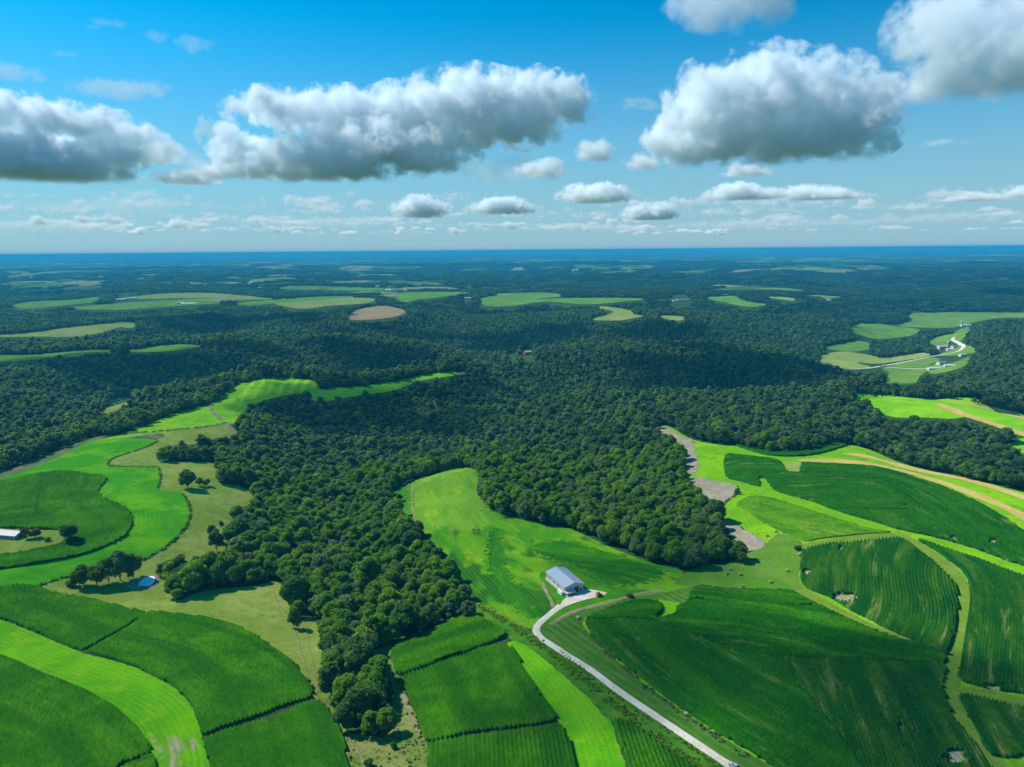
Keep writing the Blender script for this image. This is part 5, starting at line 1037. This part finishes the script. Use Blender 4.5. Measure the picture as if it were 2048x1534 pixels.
# ------------------------------------------------------------------ light and sky
W = bpy.data.worlds.new('World'); C.world = W; W.use_nodes = True
wt = W.node_tree; sky = wt.nodes.new('ShaderNodeTexSky'); sky.sky_type = 'NISHITA'; sky.sun_disc = False
EL = rad(45); SAZ = rad(-65)
sky.sun_elevation = EL; sky.sun_rotation = SAZ; sky.altitude = 300; sky.air_density = 1.0; sky.dust_density = .7; sky.ozone_density = 4.0
hs = wt.nodes.new('ShaderNodeHueSaturation'); hs.inputs['Saturation'].default_value = 1.1; hs.inputs['Hue'].default_value = .5
mx = wt.nodes.new('ShaderNodeMix'); mx.data_type = 'RGBA'; mx.blend_type = 'MULTIPLY'; mx.inputs[0].default_value = 1; mx.inputs[7].default_value = (.13, .74, .90, 1)
bg = wt.nodes['Background']; wt.links.new(sky.outputs[0], mx.inputs[6]); wt.links.new(mx.outputs[2], hs.inputs['Color']); tc = wt.nodes.new('ShaderNodeTexCoord'); sx = wt.nodes.new('ShaderNodeSeparateXYZ'); wt.links.new(tc.outputs['Generated'], sx.inputs[0])
mr = wt.nodes.new('ShaderNodeMapRange'); mr.interpolation_type = 'SMOOTHSTEP'; wt.links.new(sx.outputs[2], mr.inputs[0]); mr.inputs[1].default_value = -.02; mr.inputs[2].default_value = .30; mr.inputs[3].default_value = .9; mr.inputs[4].default_value = 0
veil = wt.nodes.new('ShaderNodeMix'); veil.data_type = 'RGBA'; wt.links.new(mr.outputs[0], veil.inputs[0]); wt.links.new(hs.outputs[0], veil.inputs[6]); veil.inputs[7].default_value = (2.35, 3.55, 4.25, 1)   # pale summer haze low in the sky
wt.links.new(veil.outputs[2], bg.inputs[0]); bg.inputs[1].default_value = .125
SV = Vector((math.sin(SAZ)*math.cos(EL), math.cos(SAZ)*math.cos(EL), math.sin(EL)))
sl = bpy.data.lights.new('sun', 'SUN'); sl.energy = 4.8; sl.angle = rad(.53); sl.color = (1, .95, .87)
so = bpy.data.objects.new('sun', sl); COL.objects.link(so); so.rotation_euler = SV.to_track_quat('Z', 'Y').to_euler()
C.view_settings.view_transform = 'Standard'; C.view_settings.look = 'None'; C.view_settings.gamma = 1; C.view_settings.exposure = .3
C.cycles.use_denoising = True; C.cycles.max_bounces = 16; C.cycles.volume_bounces = 14; C.cycles.diffuse_bounces = 3; C.cycles.glossy_bounces = 2; C.cycles.transmission_bounces = 3; C.cycles.transparent_max_bounces = 8
C.cycles.use_adaptive_sampling = True; C.cycles.adaptive_threshold = .015
def vol(name, col, dens, g=0.):
    m = bpy.data.materials.new(name); m.use_nodes = True; n = m.node_tree; n.nodes.clear(); o = n.nodes.new('ShaderNodeOutputMaterial'); pv = n.nodes.new('ShaderNodeVolumePrincipled')
    pv.inputs['Density'].default_value = dens; pv.inputs['Color'].default_value = col; pv.inputs['Anisotropy'].default_value = g; n.links.new(pv.outputs[0], o.inputs['Volume']); return m
# air: one box of even haze over the whole land
me = bpy.data.meshes.new('haze'); bm = bmesh.new(); bmesh.ops.create_cube(bm, size=1., matrix=Matrix.Translation((0, 36000, (215-4e2)/2)) @ Matrix.Diagonal((170000, 84000, 615, 1))); bm.to_mesh(me); bm.free()
me.materials.append(vol('haze_air', (.05, .46, .80, 1), 7.4e-5)); link('haze', me, kind='stuff', label='blue summer haze over the far country', category='haze')
# clouds: bodies of vapour that thin out towards a ragged skin, flat below
BASE = 1400.
def vapour(name, dens, sc, amp, lo=.16, hi=.5, base=True, step=2., flat=130.):
    m = bpy.data.materials.new(name); m.use_nodes = True; n = m.node_tree; n.nodes.clear(); N = n.nodes.new; L = n.links.new
    o = N('ShaderNodeOutputMaterial'); pv = N('ShaderNodeVolumePrincipled'); pv.inputs['Color'].default_value = (.94, .982, 1, 1); pv.inputs['Density Attribute'].default_value = ''
    tc = N('ShaderNodeTexCoord'); at = N('ShaderNodeAttribute'); at.attribute_name = 'density'
    nz = N('ShaderNodeTexNoise'); nz.inputs['Scale'].default_value = sc; nz.inputs['Detail'].default_value = 6; nz.inputs['Roughness'].default_value = .72; nz.inputs['Distortion'].default_value = .2; L(tc.outputs['Object'], nz.inputs['Vector'])
    a = N('ShaderNodeMath'); a.operation = 'MULTIPLY_ADD'; L(nz.outputs['Fac'], a.inputs[0]); a.inputs[1].default_value = amp; a.inputs[2].default_value = -.5*amp
    b = N('ShaderNodeMath'); b.operation = 'ADD'; L(a.outputs[0], b.inputs[0]); L(at.outputs['Fac'], b.inputs[1])
    mr = N('ShaderNodeMapRange'); mr.interpolation_type = 'SMOOTHSTEP'; L(b.outputs[0], mr.inputs[0]); mr.inputs[1].default_value = lo; mr.inputs[2].default_value = hi; mr.inputs[3].default_value = 0; mr.inputs[4].default_value = dens
    g = N('ShaderNodeMath'); g.operation = 'GREATER_THAN'; L(at.outputs['Fac'], g.inputs[0]); g.inputs[1].default_value = .004
    q = N('ShaderNodeMath'); q.operation = 'MULTIPLY'; L(mr.outputs[0], q.inputs[0]); L(g.outputs[0], q.inputs[1]); out = q
    if base:
        sp = N('ShaderNodeSeparateXYZ'); L(tc.outputs['Object'], sp.inputs[0]); m2 = N('ShaderNodeMapRange'); m2.interpolation_type = 'SMOOTHSTEP'
        w = N('ShaderNodeMath'); w.operation = 'MULTIPLY_ADD'; L(nz.outputs['Fac'], w.inputs[0]); w.inputs[1].default_value = -flat*1.5; L(sp.outputs[2], w.inputs[2])
        L(w.outputs[0], m2.inputs[0]); m2.inputs[1].default_value = BASE-flat*1.6; m2.inputs[2].default_value = BASE-flat*.2
        out = N('ShaderNodeMath'); out.operation = 'MULTIPLY'; L(q.outputs[0], out.inputs[0]); L(m2.outputs[0], out.inputs[1])
    L(out.outputs[0], pv.inputs['Density']); L(pv.outputs[0], o.inputs['Volume']); m.cycles.volume_step_rate = step; return m
def lumps(ell, seed, dist, depth, per=14, grow=1.):
    """spheres that fill the outline of a cloud, seen at the distance its flat base has"""
    r = random.Random(seed); out = []
    for (u, v, ru, rv) in ell:
        d = pdir(u, v); d = d/math.hypot(d[0], d[1]); sc = dist/F*1.02
        c = np.array([0, 0, H])+d*dist; dv = np.array([d[0], d[1], 0]); rv_ = np.array([d[1], -d[0], 0])
        for i in range(per):
            a = r.uniform(0, 6.283); q = math.sqrt(r.random()); R = min(ru, rv)*sc*r.uniform(.4, .72)*grow
            x = math.cos(a)*q*max(ru*sc-R*.6, 0); z = math.sin(a)*q*max(rv*sc-R*.6, 0); y = r.uniform(-1, 1)*depth*min(ru, 2.2*rv)*sc
            out.append((c+rv_*x+dv*y+np.array([0, 0, z]), R))
    return out
def fog_tree(vox, band, mat):
    g = bpy.data.node_groups.new('vapour', 'GeometryNodeTree'); g.interface.new_socket('Geometry', in_out='INPUT', socket_type='NodeSocketGeometry'); g.interface.new_socket('Geometry', in_out='OUTPUT', socket_type='NodeSocketGeometry')
    N = g.nodes.new; gi = N('NodeGroupInput'); go = N('NodeGroupOutput'); mv = N('GeometryNodeMeshToVolume'); mv.resolution_mode = 'VOXEL_SIZE'
    mv.inputs['Density'].default_value = 1.; mv.inputs['Voxel Size'].default_value = vox; mv.inputs['Interior Band Width'].default_value = band
    sm = N('GeometryNodeSetMaterial'); sm.inputs['Material'].default_value = mat; L = g.links.new; L(gi.outputs[0], mv.inputs[0]); L(mv.outputs[0], sm.inputs[0]); L(sm.outputs[0], go.inputs[0]); return g
def cloud_body(name, sph, vox, band, mat, sq=(1, 1, 1), **props):
    iv, it = ico(2)
    Vs = []; Ts = []
    for k, (p, R) in enumerate(sph): Vs.append(iv*R*np.array(sq)+p); Ts.append(it+k*len(iv))
    me = npmesh(name, np.vstack(Vs), tris=np.vstack(Ts), mat=mat); o = link(name, me, **props)
    m = o.modifiers.new('weld', 'REMESH'); m.mode = 'VOXEL'; m.voxel_size = vox*1.2
    o.modifiers.new('vapour', 'NODES').node_group = fog_tree(vox, band, mat); return o
def dist_of(v): d = pdir(1024, v); return (BASE-H)/d[2]*math.hypot(d[0], d[1])
def ellipsoids(ell, vbase, seed, depth):
    """a cloud's heaps as ellipsoids in space, its flat base at the height of all the bases"""
    r = random.Random(seed); out = []; dist = dist_of(vbase)
    for (u, v, ru, rv) in ell:
        d = pdir(u, v); d = d/math.hypot(d[0], d[1]); sc = dist/F*1.02
        y = r.uniform(-.6, .6)*depth*min(ru, 2.2*rv)*sc
        p = np.array([0, 0, H])+d*dist; k = np.array([d[0], d[1], 0])*y
        out.append((p+k, (d[1], -d[0]), (ru*sc, max(depth*min(ru, 2.4*rv), rv)*sc, rv*sc)))
    return out
def cloud(ell, vbase, seed, label, spec, depth=.8, grow=1.32):
    dens, nsc, amp, lo, hi, flat = spec; E = ellipsoids(ell, vbase, seed, depth); tag_ = 'cloud_vapour'
    m = bpy.data.materials.new(tag_); m.use_nodes = True; n = m.node_tree; n.nodes.clear(); N = n.nodes.new; L = n.links.new
    o = N('ShaderNodeOutputMaterial'); pv = N('ShaderNodeVolumePrincipled'); pv.inputs['Color'].default_value = (.94, .982, 1, 1)
    tc = N('ShaderNodeTexCoord').outputs['Object']
    def noise(s, det, rough):
        z = N('ShaderNodeTexNoise'); z.inputs['Scale'].default_value = s; z.inputs['Detail'].default_value = det; z.inputs['Roughness'].default_value = rough; z.inputs['Distortion'].default_value = .2; L(tc, z.inputs['Vector']); return z.outputs['Fac']
    def mth(op, x, y, z=0.):
        k = N('ShaderNodeMath'); k.operation = op
        for i_, q in enumerate((x, y, z)):
            if isinstance(q, (int, float)): k.inputs[i_].default_value = q
            else: L(q, k.inputs[i_])
        return k.outputs[0]
    best = None
    for (c, ax, rr) in E:            # 1 at a heap's heart, 0 at its skin
        rot = N('ShaderNodeVectorRotate'); rot.rotation_type = 'Z_AXIS'; rot.inputs['Center'].default_value = tuple(c); rot.inputs['Angle'].default_value = -math.atan2(ax[1], ax[0]); L(tc, rot.inputs['Vector'])
        s = N('ShaderNodeVectorMath'); s.operation = 'SUBTRACT'; L(rot.outputs[0], s.inputs[0]); s.inputs[1].default_value = tuple(c)
        dv = N('ShaderNodeVectorMath'); dv.operation = 'DIVIDE'; L(s.outputs[0], dv.inputs[0]); dv.inputs[1].default_value = tuple(q*grow for q in rr)
        ln = N('ShaderNodeVectorMath'); ln.operation = 'LENGTH'; L(dv.outputs[0], ln.inputs[0])
        if best is None: best = ln.outputs['Value']
        else:
            k = N('ShaderNodeMath'); k.operation = 'SMOOTH_MIN'; L(best, k.inputs[0]); L(ln.outputs['Value'], k.inputs[1]); k.inputs[2].default_value = .12; best = k.outputs[0]
    nz = noise(nsc, 4, .66)
    f = mth('ADD', mth('MULTIPLY', mth('SUBTRACT', 1., best), 1.9), mth('MULTIPLY_ADD', nz, amp, -.5*amp))
    mr = N('ShaderNodeMapRange'); mr.interpolation_type = 'SMOOTHSTEP'; L(f, mr.inputs[0]); mr.inputs[1].default_value = lo; mr.inputs[2].default_value = hi; mr.inputs[3].default_value = 0; mr.inputs[4].default_value = dens
    q = mth('MULTIPLY', mr.outputs[0], mth('LESS_THAN', best, .985))
    if flat:
        sp = N('ShaderNodeSeparateXYZ'); L(tc, sp.inputs[0]); m2 = N('ShaderNodeMapRange'); m2.interpolation_type = 'SMOOTHSTEP'
        L(mth('MULTIPLY_ADD', nz, -flat*1.5, sp.outputs[2]), m2.inputs[0]); m2.inputs[1].default_value = BASE-flat*1.6; m2.inputs[2].default_value = BASE-flat*.2; q = mth('MULTIPLY', q, m2.outputs[0])
    L(q, pv.inputs['Density']); L(pv.outputs[0], o.inputs['Volume'])
    iv, it = ico(3); Vs, Ts = [], []
    for k, (c, ax, rr) in enumerate(E):
        a3 = np.array([ax[0], ax[1], 0]); b3 = np.array([-ax[1], ax[0], 0]); g = grow*1.01
        Vs.append(c+iv[:, :1]*rr[0]*g*a3+iv[:, 1:2]*rr[1]*g*b3+iv[:, 2:]*rr[2]*g*np.array([0, 0, 1])); Ts.append(it+k*len(iv))
    V = np.vstack(Vs)
    if flat: V[:, 2] = np.maximum(V[:, 2], BASE-flat*1.7+.6*V[:, 2]*1e-3)
    me = npmesh('cloud', V, tris=np.vstack(Ts), mat=m); ob = link('cloud', me, label=label, category='cloud')
    rm = ob.modifiers.new('weld', 'REMESH'); rm.mode = 'VOXEL'; rv_ = float(np.mean([e_[2][2] for e_ in E])); rm.voxel_size = rv_*.16
    ext = V.max(0)-V.min(0); m.cycles.volume_step_rate = float(np.clip((rv_*.24)/(.1*ext.mean()), .02, 1.)); return ob
V_thick = (.0082, 1/330., 5.2, .36, 1.25, 130.); V_deep = (.0088, 1/350., 5.3, .36, 1.3, 130.); V_mid = (.0068, 1/210., 5.2, .34, 1.3, 90.); V_sm = (.009, 1/160., 4.6, .27, 1.15, 60.); V_smb = (.010, 1/150., 4.4, .25, 1.1, 0); V_wisp = (.0045, 1/140., 5., .35, 1.3, 0); V_veil = (.0013, 1/420., 5., .32, 1.5, 0)
cloud([(560,222,85,32),(680,222,100,42),(800,225,110,48),(930,212,110,56),(1060,205,95,52),(1135,205,50,42),(470,300,42,42),(560,318,80,40),(680,320,110,42),(812,312,90,36),(900,275,60,34),(430,345,40,14),(600,338,170,22),(770,300,150,44),(1000,250,110,40)], 362, 1, 'long heaped cloud with a dark left base above the left centre', V_deep, .7)
cloud([(1290,322,38,20),(1345,275,50,44),(1420,225,75,72),(1530,195,85,72),(1640,190,85,66),(1700,225,80,70),(1560,265,140,52),(1440,290,110,36),(1650,275,100,42)], 338, 2, 'biggest rounded cumulus with a bright left shoulder, right of centre', V_thick, .6)
cloud([(-40,225,100,28),(60,232,90,30),(150,250,90,28),(240,278,70,26),(310,302,42,20),(-20,325,110,42),(70,330,90,40),(150,335,60,32),(240,312,60,22),(40,340,160,36),(60,290,150,34)], 372, 3, 'dark based cloud bank at the left edge', V_deep, .7)
cloud([(1900,60,80,66),(2000,90,110,76),(1905,150,75,56),(2030,170,90,56),(1855,195,40,36),(1960,205,100,36),(2100,100,90,90),(1900,215,70,26)], 240, 4, 'large soft cloud filling the upper right corner', V_mid, .5)
cloud([(1400,8,60,36),(1480,-20,90,60),(1540,-5,50,36),(1420,45,38,16)], 70, 5, 'cloud hanging into the frame at the top, right of centre', V_mid, .5)
SM = [(1085,335,42,20,'left half of the small cloud pair under the long heaped cloud'), (1190,302,32,20,'small cloud at the upper right end of a pair, left of the biggest cumulus'), (1190,388,62,20,'neat flat based cloud low at centre right'),
 (842,412,48,22,'small grey cloud under the right end of the long heaped cloud'), (1890,304,66,17,'small elongated cloud below the corner cloud'), (1492,345,40,16,'small puff directly below the biggest cumulus'), (1490,388,78,18,'low heaped cloud left in the pair under the biggest cumulus'),
 (1635,392,78,18,'low heaped cloud right in the pair under the biggest cumulus'), (1300,424,46,18,'low rounded cloud left of the heaped pair'), (1958,404,58,18,'low slanted cloud near the right edge'), (1004,412,60,16,'low cloud just right of the small grey cloud'),
 (372,356,52,17,'small dark cloud between the left bank and the long heaped cloud'), (2040,400,36,20,'low cloud cut by the right frame edge'), (1722,320,17,9,'tiny puff right below the biggest cumulus')]
for i, (u, v, ru, rv, lab) in enumerate(SM):
    r = random.Random(70+i); el = [(u, v+rv*.25, ru*1.05, rv*.75), (u+.3*ru, v+rv*.2, ru*.6, rv*.7), (u-.4*ru, v+rv*.3, ru*.6, rv*.6)]+[(u+r.uniform(-.6, .6)*ru, v-rv*r.uniform(0., .5), ru*.45, rv*.7) for _ in range(4)]
    cloud(el, v+rv-(45 if i in (0, 1) else 0), 30+i, lab, V_smb if i in (0, 1) else V_sm, .8)
WS = [(215,48,44,10,'thin white streak high at the upper left'), (312,75,22,11,'small thin puff right of the upper left streak'), (388,86,32,15,'third thin puff of the upper left row'), (125,107,28,7,'faint wisp below the upper left streak'),
 (240,178,75,20,'pale torn wisp above the dark left bank'), (20,142,55,15,'soft white wisp at the left edge, above the bank'), (412,258,18,24,'faint upright wisp left of the long heaped cloud'), (1640,96,30,9,'faint wisp over the biggest cumulus'), (1270,205,40,12,'faint veil between the two largest clouds')]
VL = [(250,412,150,16,'thin veil of cloud under the dark left bank'), (640,446,190,12,'thin veil low under the long heaped cloud'), (1520,448,220,12,'thin veil low under the biggest cumulus'), (1880,436,150,12,'thin veil low at the right'), (90,452,170,12,'thin veil low at the left edge'),
 (1180,455,170,10,'thin veil low at centre right'), (970,340,110,26,'thin torn veil at the right end of the long heaped cloud'), (350,318,70,26,'thin veil joining the left bank and the long heaped cloud')]
for i, (u, v, ru, rv, lab) in enumerate(VL):
    r = random.Random(270+i); el = [(u, v, ru*.7, rv*.8)]+[(u+r.uniform(-.9, .9)*ru, v+rv*r.uniform(-.8, .8), ru*.5, rv*.5) for _ in range(4)]
    cloud(el, v+rv, 190+i, lab, V_veil, .6)
for i, (u, v, ru, rv, lab) in enumerate(WS):
    r = random.Random(170+i); el = [(u, v, ru*.8, rv*.8)]+[(u+r.uniform(-.9, .9)*ru, v+rv*r.uniform(-.7, .7), ru*.45, rv*.6) for _ in range(5)]
    cloud(el, v+rv, 90+i, lab, V_wisp, .5)

# the low band of far clouds, and unseen clouds added overhead to shade fields and hills
V_far = vapour('cloud_distant', .0042, 1/260., 4., .3, .9, flat=70., step=2.)
r = random.Random(4); sph = []
for i in range(250):
    v = 388+100*r.random()**.85; u = r.uniform(-150, 2200); k = max(0, (505-v)/110)
    ru = (40+95*r.random())*(.5+k); rv = (6+11*r.random())*(.38+k*.8); dd_ = dist_of(v+rv)
    if dd_ > 70000 or dd_ < 0: continue
    sph += lumps([(u, v, ru, rv*.7), (u+r.uniform(-.4, .4)*ru, v-rv*.3, ru*.4, rv*.6)], 300+i, dd_, .9, 6, 1.3)
cloud_body('clouds', sph, 75., 170., V_far, (2., 2., .8), kind='stuff', label='low band of small far clouds above the horizon', category='clouds')
def cloud_mesh(sph, vox, amp, seed, sq=(1, 1, 1)):
    bm = bmesh.new()
    for p, R in sph: bmesh.ops.create_icosphere(bm, subdivisions=2, radius=R, matrix=Matrix.Translation(p) @ Matrix.Diagonal((sq[0], sq[1], sq[2], 1)))
    me = bpy.data.meshes.new('cloud'); bm.to_mesh(me); bm.free(); ob = bpy.data.objects.new('cloud', me); COL.objects.link(ob)
    def rem(s): m = ob.modifiers.new('r', 'REMESH'); m.mode = 'VOXEL'; m.voxel_size = s
    def dis(sc, st, dep=2):
        t = bpy.data.textures.new('vapour', 'CLOUDS'); t.noise_scale = sc; t.noise_depth = dep; m = ob.modifiers.new('d', 'DISPLACE'); m.texture = t; m.texture_coords = 'GLOBAL'; m.strength = st; m.mid_level = .5
    rem(vox); dis(amp*2.2, amp*1.5); rem(vox); dis(amp*.9, amp*.85); rem(vox*.7); dis(amp*.42, amp*.55, 4)
    dg = bpy.context.evaluated_depsgraph_get(); m2 = bpy.data.meshes.new_from_object(ob.evaluated_get(dg)); bpy.data.objects.remove(ob); return m2
def over(u, v, rx, ry, seed):  # unseen puffs set sunward of a ground spot to darken it
    g = ground(u, v)[0]; k = (BASE-g[2])/SV.z; c = g+np.array(SV)*k; r = random.Random(seed); out = []
    for i in range(26):
        a = r.uniform(0, 6.283); q = math.sqrt(r.random()); R = min(rx, ry)*r.uniform(.25, .45); out.append((c+np.array([math.cos(a)*q*rx, math.sin(a)*q*ry, r.uniform(-.2, .5)*R]), R))
    return out
V_over = vol('cloud_added_shade', (1, 1, 1, 1), .016)
sph = over(1560, 1420, 120, 60, 1)+over(1290, 1130, 75, 45, 2)+over(1250, 1300, 50, 45, 4)+over(740, 840, 170, 110, 3)+over(1850, 1400, 60, 60, 7)+over(600, 725, 330, 150, 8)+over(1500, 745, 300, 160, 9)+over(250, 760, 160, 100, 10)+over(1250, 776, 330, 60, 11)+over(1000, 800, 120, 60, 12)+over(880, 690, 300, 120, 13)+over(930, 822, 170, 60, 14)+over(330, 740, 300, 110, 15)+over(120, 725, 220, 100, 16)+over(1250, 655, 360, 110, 17)+over(520, 655, 400, 150, 18)
me = cloud_mesh(sph, 14., 26., 3); me.materials.clear(); me.materials.append(V_over); link('added_shade_clouds', me, kind='stuff', label='unseen small clouds added overhead to shade fields and hill faces', category='clouds')
